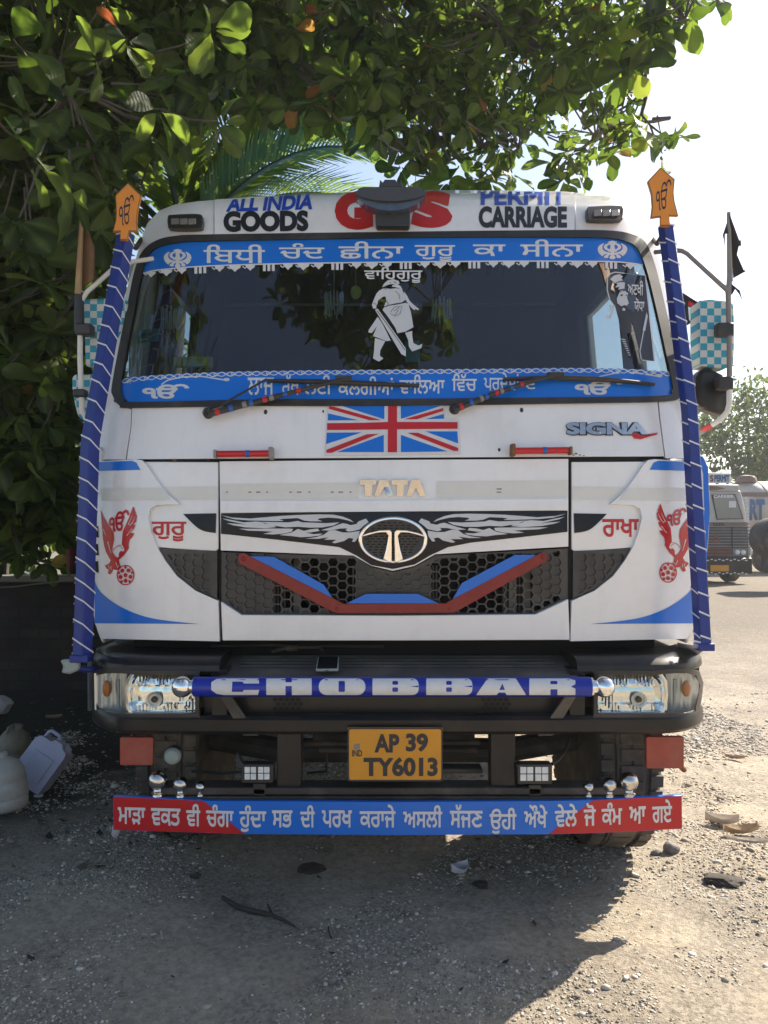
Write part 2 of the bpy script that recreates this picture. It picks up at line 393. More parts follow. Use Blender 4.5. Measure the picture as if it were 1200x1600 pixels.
vis = panel('roof_visor', truck, [(335, 312), (420, 306), (500, 302), (560, 299.5), (620, 298), (707, 297), (800, 297.5), (880, 299), (898, 300.5), (898, 368), (620, 370), (335, 372)], 'white', lift=.008, thick=.035, bevel=.006, grid=9)
panel('roof_visor', truck, [(899, 301), (940, 305), (973, 312), (990, 320), (1001, 331), (1014, 354), (1026, 386), (1010, 383), (985, 371), (940, 366), (899, 366)], 'white', thick=.03, bevel=.006, grid=9)
panel('windscreen_pillar', truck, [(226, 365)]+LOUT+[(154, 690), (152, 718), (196, 718), (204, 668), (205, 640), (178, 628), (178, 600), (204, 470), (226, 392), (248, 374)], 'white', thick=.025)
panel('windscreen_pillar', truck, [(1010, 376), (1022, 380), (1036, 431), (1050, 493), (1072, 620), (1076, 716), (1040, 716), (1032, 655), (1029, 622), (1062, 610), (1062, 600), (1036, 470), (1022, 412)], 'white', thick=.025)
front = panel('front_panel', truck, [(207, 628), (620, 626), (1026.5, 622), (1030, 655), (1038, 713), (890, 713.5), (620, 715), (342, 716.5), (198, 717.5), (205, 668)], 'white', thick=.025)
hood = panel('bonnet_panel', truck, [(343, 721), (620, 718.5), (888, 717), (888, 800), (888, 854), (680, 866), (648, 884), (614, 892), (580, 884), (552, 868), (345, 860), (344, 800)], 'white', thick=.03, grid=22)
panel('bonnet_panel', truck, [(345, 940), (377, 961), (620, 962), (837, 960), (888, 936), (890.5, 1000), (620, 1001), (347.5, 1001)], 'white', lift=.012, thick=.035, bevel=.007, grid=22)
# rolled crease above the wing strip
panel('crease', hood, [(344, 783), (620, 782), (888, 779), (888, 797), (620, 799), (344, 801)], 'white', lift=.010, thick=.012, bevel=.006)
for side in (0, 1):
    mm = (lambda p: p) if side == 0 else (lambda p: mirror(p, 617.2))
    low = panel('corner_panel', truck, mm([(152, 721), (341, 722), (341, 858), (336, 862), (240, 855), (226, 820), (224, 788), (215, 782), (151, 782)]), 'white', lift=-.006, thick=.025, grid=18)
    fl = [(151, 721), (212, 717.5), (222, 719), (229, 727), (246, 752), (262, 772), (281, 788), (262, 788.5), (245, 789), (234, 795), (231, 808), (236, 830), (243, 851), (258, 876), (276, 900), (305, 923), (341, 939), (343, 1002), (250, 1000), (161, 998), (148, 974), (146, 930), (149, 860)]
    fen = panel('corner_fender', truck, mm(fl), 'white', lift=.012, thick=.045, bevel=.009, grid=8)
    decal('blue_flash', fen, [([mm([(152, 722), (206, 720), (213, 723), (219, 734), (152, 736)])], 'blue', .0145)], grid=8)
    decal('aged_tape', fen, [([mm([(156, 763), (252, 762), (266, 781), (158, 782)])], 'offwhite', .0145)], grid=8)
    decal('blue_flash', fen, [([mm(smooth_pts([(147, 900), (150, 914), (162, 930), (190, 949), (225, 963), (262, 970), (312, 975)], 5, False)+[(250, 974.5), (148, 974)])], 'blue', .0145)], grid=8)
    decal('aged_tape', low, [([mm([(258, 761), (340, 760), (340, 781), (272, 781)])], 'offwhite', -.0045)], grid=18)
    decal('dark_trim', low, [([mm(smooth_pts([(286, 803), (312, 827), (337, 833)], 6, False)+[(338, 802)])], 'glossblack', -.003)], grid=18)
    # side vents on the flank edge
    for v in (822, 850, 877): vb = MB(); add_sheet(vb, [mm([(148, v), (153, v), (154, v+18), (149, v+17)])], cab_d, .0145, 0, 0, 0); vb.build('side_vent', 'dark', fen)
decal('aged_tape', hood, [([[(346, 756), (560, 754), (560, 779), (346, 781)]], 'offwhite', .0015), ([[(682, 752), (887, 750), (887, 776), (682, 778)]], 'offwhite', .0015)] +
      [([[(x, 768), (x+w, 768), (x+w, 770), (x, 770)]], 'grey', .0025) for x, w in ((353, 3), (388, 5), (400, 7), (416, 3), (452, 4), (464, 7), (482, 3), (517, 4), (529, 7), (546, 3), (776, 7))]+[([[(776, 763), (784, 763), (784, 765), (776, 765)]], 'grey', .0025)])
# seams as near-black strips standing in for the dark panel gaps
sm = MB()
for a in ([(338, 720), (346, 720), (351, 1000), (343, 1000)], [(885, 716), (893, 716), (896, 1000), (888, 1000)], [(196, 712), (1042, 709), (1042, 720), (196, 724)]):
    add_sheet(sm, [a], cab_d, -.022, .01, 30)
sm.build('seam_strip', 'dark', truck)
# --- wing strip, emblem
strip = [(345, 802), (480, 800.5), (614, 799.5), (750, 798.5), (887, 798), (887, 831), (800, 841), (735, 848), (700, 855), (672, 868), (648, 882), (614, 889), (580, 883), (557, 868), (530, 855), (490, 850), (430, 843), (345, 834)]
ws = panel('wing_strip', truck, strip, 'glossblack', lift=.004, thick=.008, bevel=.0025)
WING = [Z(330, 780, 4.138, p) for p in (
 [(65, 103), (130, 118), (250, 125), (330, 118), (450, 108), (560, 102), (700, 98), (790, 100), (850, 112), (900, 132), (922, 150), (880, 136), (820, 123), (760, 119), (700, 124), (688, 132), (720, 143), (640, 143), (600, 138), (560, 122), (480, 126), (440, 130), (470, 140), (400, 141), (330, 139), (240, 137), (150, 129), (100, 116)],
 [(72, 124), (130, 134), (210, 150), (290, 144), (330, 148), (345, 158), (400, 166), (420, 180), (330, 180), (250, 170), (170, 152), (110, 140)],
 [(325, 146), (400, 148), (500, 150), (560, 140), (590, 150), (660, 152), (740, 155), (830, 150), (790, 170), (720, 182), (640, 184), (560, 178), (480, 182), (400, 170), (360, 158)],
 [(100, 155), (180, 160), (280, 172), (380, 182), (420, 185), (350, 188), (220, 182), (140, 168)],
 [(180, 191), (300, 191), (420, 190), (500, 190), (530, 192), (520, 210), (470, 222), (400, 228), (335, 224), (400, 210), (330, 206), (240, 203)],
 [(440, 232), (520, 215), (560, 192), (600, 205), (640, 195), (690, 190), (700, 205), (640, 215), (610, 216), (660, 226), (720, 222), (700, 235), (640, 243), (580, 246), (520, 238)],
 [(610, 255), (680, 245), (730, 228), (760, 205), (800, 200), (850, 215), (900, 215), (960, 205), (955, 240), (930, 275), (910, 275), (920, 255), (890, 250), (860, 270), (800, 285), (780, 280), (810, 262), (730, 262), (760, 246), (690, 256)],
 [(710, 200), (780, 180), (850, 155), (880, 160), (900, 168), (940, 160), (950, 145), (1000, 125), (1018, 148), (985, 172), (960, 195), (920, 205), (890, 210), (868, 200), (880, 188), (830, 190), (770, 203)])]
decal('wing_print', ws, [([ccw(c)], 'silver', .0065) for c in WING]+[([ccw([(u, v-2.5*(u-614)/270) for u, v in mirror(c, 615)])], 'silver', .0065) for c in WING], grid=40)
em = MB()
add_sheet(em, [ccw(ell(614, 844, 54, 37, 64)), cw(ell(614, 844, 48, 31.5, 64))], cab_d, .022, .02, 0)
emo = em.build('emblem', 'chrome', truck, bevel=.005)
TL = Z(540, 780, 7.5, [(178, 430), (260, 395), (400, 362), (515, 358), (541, 380), (541, 745), (500, 742), (440, 700), (470, 600), (490, 500), (500, 430), (470, 392), (380, 395), (260, 425), (190, 446)])
tb = MB(); add_sheet(tb, [ccw(TL)], cab_d, .024, .016); add_sheet(tb, [ccw(mirror(TL, 614.2))], cab_d, .024, .016); tb.build('emblem_bar', 'chrome', emo, bevel=.003)
eb = MB(); add_sheet(eb, [ccw(ell(614, 844, 50, 33, 48))], cab_d, .006, .006)
for r in range(14):
    v = 816+r*4.2; hw = 44*math.sqrt(max(0, 1-((v-844)/31)**2))
    u = 614-hw+(r % 2)*4
    while u < 614+hw-6: add_sheet(eb, [[(u, v), (u+6.5, v), (u+6.5, v+1.9), (u, v+1.9)]], cab_d, .0085, 0, 0, 1); u += 9.2
eb.build('emblem_mesh', ['grille', 'dark'], emo)
# lettering badges
def badge(name, parent, cs, m, surf=cab_d, lift=.008, thick=.008, bevel=.0015, label=None):
    mb = MB(); add_sheet(mb, cs, surf, lift, thick, 40, ngon=False); return mb.build(name, m, parent, bevel, label)
tata = []
for i, b in enumerate(((562, 590), (585, 615), (612, 639), (635, 665))):
    u0, u1 = b; w = u1-u0
    if i % 2 == 0: tata.append(ccw([(u0, 750), (u1-2, 750), (u1-2, 757), (u1-8, 758), (u1-9, 775), (u0+8, 775), (u0+8, 758), (u0, 757)]))
    else: tata.append(ccw([(u0+8, 750), (u1-9, 750), (u1, 775), (u1-9, 775), ((u0+u1)/2, 762), (u0+8, 775), (u0, 775)]))
badge('name_badge', hood, tata, 'steel', lift=lambda u, v: .010+(775-v)/25*.0065, thick=.010, bevel=.002)
badge('badge_shadow', front, text_px('SIGNA', (884, 659.5, 1013, 680.5), .11), 'ink', lift=.004, thick=.004)
badge('name_badge', front, text_px('SIGNA', (885, 660, 1012, 679), .055, slant=0), 'steel', lift=.007, thick=.007, bevel=.0012)
badge('name_badge', front, [ccw([(985, 677), (995, 676), (1001, 680), (1028, 676), (1026, 679), (1002, 686), (992, 685)])], 'red', lift=.006, thick=.006)
# flag print
f = lambda p: Z(500, 620, 5.217, p)
fw = panel('flag_plate', front, f([(62, 72), (1008, 70), (1020, 178), (1135, 190), (1150, 470), (38, 480)]), 'letter', lift=.006, thick=.006, bevel=.002)
decal('flag_print', fw, [([ccw(f(p))], 'blue', .0075) for p in (
  [(180, 74), (525, 74), (525, 183)], [(66, 135), (310, 190), (64, 192)], [(658, 74), (985, 74), (660, 180)], [(1008, 140), (1012, 178), (860, 182)],
  [(55, 292), (340, 290), (50, 385)], [(520, 310), (520, 450), (140, 450)], [(660, 310), (1040, 445), (660, 450)], [(860, 282), (1120, 282), (1126, 380)])] +
  [([ccw(f(p))], 'red', .0085) for p in ([(555, 72), (628, 72), (628, 452), (552, 452)], [(58, 215), (350, 212), (552, 205), (1000, 205), (1122, 206), (1122, 260), (628, 264), (190, 270), (58, 270)],
  [(72, 76), (110, 80), (500, 190), (400, 190), (72, 98)], [(1005, 90), (1005, 115), (790, 183), (685, 183)], [(380, 306), (480, 301), (95, 456), (52, 456), (52, 432)], [(710, 293), (800, 293), (1126, 416), (1126, 441), (1090, 441)])], grid=40)
# rust and screw specks, red grab handles
for a, b, v in ((334, 428, 709.5), (797, 893, 704.5)):
    hb = MB(); hb.tube([P(a+6, v, lift=.035), P(b-6, v-1, lift=.035)], .0135, 14)
    for k in range(3): hb.ball(P(a+20+k*26, v, lift=.035), .006, 8)
    ho = hb.build('grab_handle', 'red', truck)
    c = MB(); uu = b-4 if a < 500 else a+4
    c.box(P(uu, v-1, lift=.03), (.018, .045, .05)); c.build('handle_bracket', 'grey' if a < 500 else 'rust', ho, bevel=.004); c = MB(); c.box(P(b-2 if a > 500 else a+3, v, lift=.03), (.012, .04, .034)); c.build('handle_bracket', 'grey' if a < 500 else 'rust', ho, bevel=.004)
    b2 = MB(); b2.tube([P((a+b)/2+3, v-.5, lift=.035), P((a+b)/2+9, v-.6, lift=.035)], .0145, 14); b2.build('tape_band', 'stickblue', ho)
rs = MB()
for u, v, r in ((415, 644, 3), (815, 641, 3), (505, 643, 1.6), (780, 703, 2.2)): rs.ball(P(u, v), r*3.15/F, 10, sc=(1, .7, 1.4))
for u, v, r in ((900, 709, 2), (906, 711, 1.5), (270, 718, 1.8), (273, 719.5, 2.2), (325, 719, 1.2), (912, 712, 1.2), (896, 711, 1.6)): rs.ball(P(u, v), r*3.15/F, 8, mi=1, sc=(1.4, .3, .7))
rs.build('bolt', ['black', 'rust'], front)

# --- visor lettering and lamps
vc = [((600, 299.5), (0, -1))]
decal('lettering', vis, [
  (text_px('ALL INDIA', (355, 305, 490, 329), .045, slant=.18, rot=-.03), 'txtblue', .0105, [((420, 307.5), (-.075, -1))]),
  (text_px('GOODS', (349, 329, 482, 362), .06, rot=-.012), 'ink', .0105),
  (text_px('G', (523, 299, 583, 359), .075), 'red', .0105), (text_px('S', (641, 298, 707, 356), .08), 'red', .0105),
  (text_px('PERMIT', (751, 293, 886, 320), .03), 'txtblue', .0105, vc),
  (text_px('CARRIAGE', (748, 322, 886, 356), .05), 'ink', .0105)], grid=9)
def marker(u0, v0, u1, v1, flip):
    b = MB(); add_sheet(b, [smooth_pts([(u0, v0+4), (u0+8, v0+1), (u1-6, v0), (u1, v0+6), (u1, v1-6), (u1-6, v1), (u0+6, v1), (u0, v1-5)], 4)], cab_d, .035, .05)
    o = b.build('marker_lamp', 'black', truck, bevel=.006)
    l = MB(); a, c = (u0+5, u1-9) if not flip else (u0+10, u1-5)
    for k in range(3): w = (c-a)/3; add_sheet(l, [[(a+k*w, v0+7), (a+k*w+w-1, v0+6.5), (a+k*w+w-1, v1-7.5), (a+k*w, v1-6.5)]], cab_d, .040, .012)
    l.build('lamp_lens', 'lensgrey', o, bevel=.003)
marker(262, 334, 316, 357, 0); marker(918, 321, 974, 344, 1)
rl = MB(); sf = flat(3.40)
add_sheet(rl, [[(586, 324), (641, 324), (641, 350), (638, 353), (590, 353), (587, 350)]], sf, 0, .12)
rlc = MB(); add_sheet(rlc, [[(592, 292), (594, 280), (598, 285), (601, 280), (618, 280), (621, 285), (627, 280), (629, 292)]], sf, -.03, .06)
rlo = rl.build('roof_lamp', 'black', truck, bevel=.004); rlc.build('lamp_cap', 'lampgrey', rlo, bevel=.004)
for nm, m, z0, z1, top in (('lamp_housing', 'lampgrey', 290, 317, 1), ('lamp_glass', 'lensblue', 303, 329, 0)):
    b = MB(); n = 18; up = []; lo = []
    for i in range(n+1):
        a = i/n; u = 556+109*a; s = 1-(2*a-1)**2
        up.append((u, 300-8*min(1, s*4) if top else 303+8*s)); lo.append((u, 303+11*s**.8 if top else 305+24*s**.75))
    M['lensblue'] = M.get('lensblue') or mat('dark_blue_lens', (.05, .08, .13), .15, coat=.5, var=.3, vscale=30)
    # bowed forward in plan
    add_sheet(b, [ccw(up+lo[::-1])], lambda x, z: 3.36+.9*(x-.03)**2, .02 if top else .0, .10 if top else .07, 9)
    b.build(nm, m, rlo, bevel=.005)

# --- windscreen
panel('windscreen_gasket', truck, smooth_pts(GASK_O, 4), 'rubber', lift=.012, thick=.03, bevel=.005, holes=[smooth_pts(GASK_I, 4)], grid=40)
gmid = [((a[0]+b[0])/2, (a[1]+b[1])/2) for a, b in zip(GASK_O, GASK_I)]
gl = MB(); add_sheet(gl, [ccw(smooth_pts(gmid, 4))], cab_d, 0.0, .005, 30); glass = gl.build('windscreen', 'glass', truck)
gi = smooth_pts(GASK_I, 4)
band_lo = [(222, 428), (236, 423.5), (265, 420), (317, 416), (400, 413), (500, 411), (620, 409.5), (800, 408), (940, 408.5), (985, 411), (1013, 416)]
bl = smooth_pts(band_lo, 6, False)
top = [p for p in gi if p[1] < 427]
i0 = min(range(len(gi)), key=lambda i: abs(gi[i][0]-222)+abs(gi[i][1]-428)); i1 = min(range(len(gi)), key=lambda i: abs(gi[i][0]-1012)+abs(gi[i][1]-416))
seg = gi[i0:i1+1]
band_up = [(188, 594), (210, 589), (282, 584), (400, 580), (620, 577.5), (800, 576), (890, 575), (980, 576.5), (1049, 581)]
bu = smooth_pts(band_up, 6, False)
j0 = min(range(len(gi)), key=lambda i: abs(gi[i][0]-190)+abs(gi[i][1]-594)); j1 = min(range(len(gi)), key=lambda i: abs(gi[i][0]-1047)+abs(gi[i][1]-582))
seg2 = gi[j1:]+gi[:j0+1]
def off(c, x):  # height of a curve at u
    return float(np.interp(x, [p[0] for p in c], [p[1] for p in c]))
# the printed sun bands
b1 = decal('sun_band', glass, [([ccw(seg+bl[::-1])], 'blue', .0012)], grid=30)
b2 = decal('sun_band', glass, [([ccw(seg2+bu)], 'blue', .0012)], grid=30)
bendt = lambda u, v: (u, v+(off(bl, u)-410)*.85)
lace = [stroke([(u, off(bl, u)) for u in range(224, 1013, 12)], 2.0)]
def heart(u, v, w, h): return [(u-w*.5, v), (u, v), (u+w*.5, v), (u+w*.45, v+h*.35), (u+w*.2, v+h*.62), (u, v+h), (u-w*.2, v+h*.62), (u-w*.45, v+h*.35)]
u = 236
while u < 1000:
    for k, (dx, w, h) in enumerate(((0, 15, 9), (24, 19, 10), (48, 15, 9))):
        if u+dx < 1006: v = off(bl, u+dx)+1; lace += [heart(u+dx, v, w, h), stroke([(u+dx-12, v+2), (u+dx-8, v+5), (u+dx-5, v+1)], 1.8)]
    for k in range(3):
        x = u+70+k*7
        if x < 1006: v = off(bl, x); lace.append([(x-2.2, v), (x+2.2, v), (x+2.2, v+11), (x-2.2, v+11)])
    u += 107
decal('lace_border', b1, [([ccw(c)], 'letter', .0022) for c in lace], grid=0)
lace = []
u = 190
while u < 1046:
    v = off(bu, u)+3.5; lace.append(stroke([(u+t*2.3, off(bu, u+t*2.3)+3.5+3.2*math.sin(t*.55)) for t in range(13)], 1.5))
    lace.append(stroke([(u+t*2.3, off(bu, u+t*2.3)+3.5-3.2*math.sin(t*.55)) for t in range(13)], 1.1))
    sp = [(u+10+(.6+.55*t)*math.cos(t*1.0), v+(.6+.5*t)*.8*math.sin(t*1.0)) for t in range(8)]; lace.append(stroke(sp, 1.2)); u += 27.3
decal('lace_border', b2, [([ccw(c) if area(c) > 0 else rev(c)], 'letter', .0022) for c in lace], grid=0)
words = [('ਿਬਧੀ', 318, 414), ('ਚੰਦ', 436, 507), ('ਛੀਨਾ', 529, 630), ('ਗੁਰੂ', 648, 711), ('ਕਾ', 739, 790), ('ਸੀਨਾ', 813, 911)]
hts = {'ਿਬਧੀ': (382, 411), 'ਚੰਦ': (380, 404), 'ਛੀਨਾ': (377, 404), 'ਗੁਰੂ': (383, 408), 'ਕਾ': (382, 400), 'ਸੀਨਾ': (374, 401)}
its = [(text_px(w, (a, hts[w][0], b, hts[w][1]), .012), 'letter', .0024) for w, a, b in words]
its += [(text_px('☬', (256, 389, 299, 418), .012), 'letter', .0024), (text_px('☬', (934, 376, 980, 405), .012), 'letter', .0024)]
decal('lettering', b1, its, grid=60)
w2 = [('ਲਾਜ', 387, 428, 590, 617), ('ਰੱਖ', 440, 468, 586, 617), ('ਲਈ', 475, 518, 586, 616), ('ਕਲਗੀਆਂ', 528, 616, 588, 617), ('ਵਾਿਲਆ', 624, 695, 585, 615), ('ਿਵੱਚ', 706, 745, 584, 611), ('ਪਰਦੇਸਾਂ', 756, 812, 582, 610), ('ਦੇ', 819, 838, 588, 608)]
its = [(text_px(w, (a, c, b, d), .012), 'letter', .0024) for w, a, b, c, d in w2]
for du, dv in ((0, 0), (676, -6)):
    its += [(text_px('ੴ', (222+du, 600+dv, 296+du, 623+dv), .035), 'silver', .0024), ([stroke([(252+du, 601+dv), (262+du, 594+dv), (285+du, 589+dv), (315+du, 588+dv), (340+du, 592+dv), (352+du, 594+dv)], 2.0)], 'silver', .0024), ([ell(354+du, 593+dv, 5, 2.6, 16)], 'silver', .0026)]
decal('lettering', b2, its, grid=60)
# warrior print, portrait print, small stickers
q = lambda p: Z(540, 400, 5, p)
war = [[(300, 215), (330, 190), (370, 180), (415, 195), (422, 215), (400, 226), (370, 220), (340, 222), (285, 245)], [(405, 222), (430, 235), (447, 268), (430, 262), (400, 246), (360, 238), (370, 226)],
 [(262, 270), (300, 250), (350, 257), (400, 252), (440, 266), (460, 300), (470, 340), (440, 362), (380, 372), (330, 384), (300, 395), (318, 350), (312, 315), (290, 320), (255, 345), (248, 375), (240, 385), (240, 410), (215, 410), (205, 380), (225, 330), (240, 295)],
 [(455, 275), (480, 310), (500, 350), (530, 380), (575, 415), (565, 424), (545, 412), (540, 425), (520, 410), (490, 375), (470, 345)],
 [(325, 390), (400, 380), (470, 366), (490, 374), (510, 440), (530, 555), (470, 590), (405, 603), (388, 560), (335, 480), (288, 420), (300, 403)],
 [(250, 475), (285, 525), (320, 592), (352, 660), (320, 665), (215, 625), (245, 548), (205, 602), (178, 597), (180, 580)],
 [(230, 420), (250, 410), (470, 722), (470, 785), (435, 765), (390, 690)],
 [(230, 640), (310, 665), (290, 700), (270, 740), (268, 780), (295, 800), (260, 825), (215, 800), (222, 740), (225, 690)],
 [(465, 600), (520, 585), (520, 620), (530, 680), (570, 700), (600, 685), (590, 720), (520, 745), (495, 710), (490, 660)]]
det = [stroke([(245, 425), (340, 555), (465, 735)], 5), stroke([(350, 440), (380, 400), (440, 392), (425, 450), (390, 470), (350, 450)], 4), stroke([(378, 430), (420, 400)], 4), stroke([(385, 460), (415, 420)], 4),
       stroke([(290, 250), (320, 262)], 4), stroke([(320, 350), (335, 375), (318, 400)], 5), stroke([(215, 368), (240, 378)], 4), stroke([(378, 200), (395, 212)], 5), stroke([(345, 205), (352, 215)], 4), stroke([(390, 275), (418, 300), (425, 340)], 4)]
decal('warrior_sticker', glass, [([ccw(q(c))], 'silver', .0013) for c in war]+[([ccw(q(c))], 'ink', .002) for c in det]+[(text_px('ਵਾਿਹਗੁਰੂ', (569, 417, 660, 442), .015), 'letter', .002)], grid=0, label='white sticker of a robed figure with a sword')
q2 = lambda p: Z(900, 400, 7.059, p)
por = [([ccw(q2([(430, 180), (765, 217), (862, 1158), (722, 1148), (694, 960), (642, 800), (614, 720), (612, 850), (562, 855), (612, 1120), (600, 1132), (505, 900), (470, 700), (432, 560), (372, 470), (348, 380), (348, 240), (382, 197)]))], 'ink', .0014),
       ([stroke(q2([(372, 480), (345, 380), (345, 240), (380, 195), (430, 178), (765, 215), (865, 1160), (725, 1148)]), 1.8)], 'silver', .0022)]
por += [([ccw(q2(p))], 'silver', .0022) for p in ([(375, 255), (420, 215), (480, 200), (515, 225), (500, 252), (522, 268), (470, 280), (430, 300), (400, 275)], [(440, 300), (500, 285), (540, 292), (535, 360), (460, 370), (482, 342), (430, 346), (460, 312)], [(480, 402), (540, 385), (575, 410), (562, 460), (582, 520), (560, 547), (535, 540), (500, 556), (455, 520), (450, 470)], [(778, 620), (792, 665), (762, 830), (735, 822)], [(360, 540), (430, 545), (415, 600), (382, 690), (332, 690), (334, 660), (375, 655), (385, 610)], [(515, 570), (545, 580), (540, 605), (510, 600)])]
por += [([ccw(q2(p))], 'ink', .003) for p in ([(485, 430), (515, 420), (520, 432), (500, 445)], [(545, 425), (570, 430), (560, 445)], [(500, 556), (530, 548), (560, 560), (540, 572)])]
por += [([stroke(q2([(500+i*11, 915+i*25), (545+i*8, 925+i*24)]), 1.3)], 'silver', .0022) for i in range(8)]
por += [(text_px('ਅਣਖੀ', (981, 438, 1005, 461), .012, rot=.05), 'letter', .0024), (text_px('ਯੋਧਾ', (991, 465, 1007, 486), .012, rot=.05), 'letter', .0024), ([stroke(q2([(745, 830), (705, 1050), (720, 1140)]), 1.6)], 'silver', .0022)]
decal('portrait_sticker', glass, por, grid=0, label='black and silver sticker of a bearded man in a turban')
M['teal'] = mat('teal_sticker', (.10, .34, .36), .5, var=.1)
decal('permit_sticker', glass, [([[(215, 516), (249, 513), (248, 533), (214, 537)]], 'teal', -.0065), ([[(219, 521), (228, 520), (228, 525), (219, 526)]], 'ink', -.0058), ([[(231, 519), (238, 519), (238, 525), (231, 525)]], 'ink', -.0058), ([[(219, 530), (244, 528), (244, 529.5), (219, 531.5)]], 'grey', -.0058)], grid=0)
decal('permit_sticker', glass, [([[(633, 533), (656, 532), (656, 566), (633, 566)]], 'teal', -.0065)], grid=0)

# --- wipers
def wiper(p0, p1, bl0, bl1, extra=None, sag=0):
    a = MB(); a.lathe([(.022, -.01), (.022, .02), (.012, .035)], P(*p0, lift=.0), (0, -1, .3), 16)
    arm = [P(p0[0]+(p1[0]-p0[0])*t, p0[1]+(p1[1]-p0[1])*t-sag*math.sin(t*3.14), lift=.045-.01*t) for t in [i/20 for i in range(21)]]
    a.tube(arm, [.014-.007*i/20 for i in range(21)], 8)
    if extra:
        a.tube([P(*e, lift=.04) for e in extra], .0045, 8)
        a.tube([P(extra[0][0]-20, extra[0][1]+6, lift=.03), P(extra[0][0], extra[0][1], lift=.03)], .006, 8); a.ball(P(extra[0][0]-20, extra[0][1]+8, lift=.03), .013, 10)
    o = a.build('wiper', 'black', truck)
    n = 20; wr = MB(); cols = [0, 1, 0, 2, 0, 3, 2, 0, 1, 3, 0, 2]
    for i in range(1, 15):
        c = cols[i % 12]
        if c: wr.tube([arm[i].lerp(arm[i+1], .0), arm[i].lerp(arm[i+1], .62)], .0152-.007*i/20, 8, mi=c-1)
    wr.build('tape_wrap', ['red', 'stickblue', 'grey'], o)
    b = MB(); m = 16
    bp = [P(bl0[0]+(bl1[0]-bl0[0])*i/m, bl0[1]+(bl1[1]-bl0[1])*i/m-sag*1.2*math.sin(i/m*3.14), lift=.022) for i in range(m+1)]
    b.tube(bp, [.006+.006*math.sin(3.14*i/m) for i in range(m+1)], 8)
    b.tube([p+Vector((0, .010, -.004)) for p in bp], .005, 6)
    b.box(P(p1[0], p1[1], lift=.03), (.07, .02, .022)); b.build('wiper_blade', 'rubber', o, bevel=.002)
wiper((326, 647), (537, 592), (417, 594), (655, 602), [(345, 633), (417, 592)])
wiper((710, 640), (868, 586), (786, 592), (1023, 600), None, 4)

# --- grille
def hexgrid(outline, cw_, ch, rib, lift, thick, plate=None):
    poly = [np.array(p) for p in outline]
    def inside(x, y):
        c = False
        for i in range(len(poly)):
            (x1, y1), (x2, y2) = poly[i-1], poly[i]
            if (y1 > y) != (y2 > y) and x < (x2-x1)*(y-y1)/(y2-y1)+x1: c = not c
        return c
    us = [p[0] for p in outline]; vs_ = [p[1] for p in outline]; holes = []
    r = 0; v = min(vs_)-ch
    while v < max(vs_)+ch:
        u = min(us)-cw_+(r % 2)*cw_*.97
        while u < max(us)+cw_:
            h = [(u+cw_*.5*a*rib, v+ch*b*rib) for a, b in ((-1.22, 0), (-.72, -.5), (.72, -.5), (1.22, 0), (.72, .5), (-.72, .5))]
            if all(inside(*p) for p in h): holes.append(h)
            elif sum(inside(*p) for p in h) >= 3:
                hh = [p for p in h if inside(*p)]; cx = sum(p[0] for p in hh)/len(hh); cy = sum(p[1] for p in hh)/len(hh)
                hh = [(cx+(p[0]-cx)*.8, cy+(p[1]-cy)*.8) for p in hh]
                if abs(area(hh)) > 14: holes.append(hh)
            u += cw_*1.0*2*.97
        v += ch*.5; r += 1
    # second interleaved set is the odd row above (offset by half a pitch)
    mb = MB(); add_sheet(mb, [ccw(outline)]+[cw(h) for h in holes], cab_d, lift, thick, 0)
    return mb, holes
GC = [(346, 863), (552, 869), (580, 886), (614, 894), (648, 886), (680, 868), (887, 857), (887, 935), (837, 959), (620, 961), (377, 960), (346, 939)]
mb, hh = hexgrid(GC, 15, 14.5, .86, -.012, .014); gr = mb.build('grille', 'grille', truck, bevel=0)
bk = MB()
for h in hh:
    cx = sum(p[0] for p in h)/6; 
    if cx < 470 and cx > 425 or cx > 770 and cx < 835 : continue
    if cx < 425 or cx > 835 or 560 < cx < 668: add_sheet(bk, [ccw(h)], cab_d, -.022, .004)       # blanked cells
bk.build('blank_cell', 'grille', gr)
for side in (0, 1):
    mm = (lambda p: p) if side == 0 else (lambda p: mirror(p, 617.2))
    og = mm([(250, 857), (339, 861), (339, 935), (304, 919), (274, 894), (260, 876)])
    mb, hh = hexgrid(og, 15, 14.5, .86, .0, .016); g2 = mb.build('corner_grille', 'grille', truck)
    bk = MB()
    for h in hh: add_sheet(bk, [ccw(h)], cab_d, -.009, .004)
    add_sheet(bk, [ccw(og)], cab_d, -.014, .005, 20); bk.build('blank_cell', 'grille', g2)
rad = MB()
for u0, u1 in ((400, 452), (455, 478), (786, 830), (552, 690)):
    for k in range(int((u1-u0)/5)): rad.box(W(u0+k*5, 920, 3.30), (.006, .02, .20), mi=0)
rad.box((XC, 3.36, 1.22), (1.9, .02, .42), mi=1)  # near-black sheet stands for the shade in the recess behind the grille
for u in (425, 465, 800, 822): rad.box(W(u, 918, 3.24), (.03, .03, .24), mi=0)
rad.build('radiator', ['grey', 'dark'], truck)
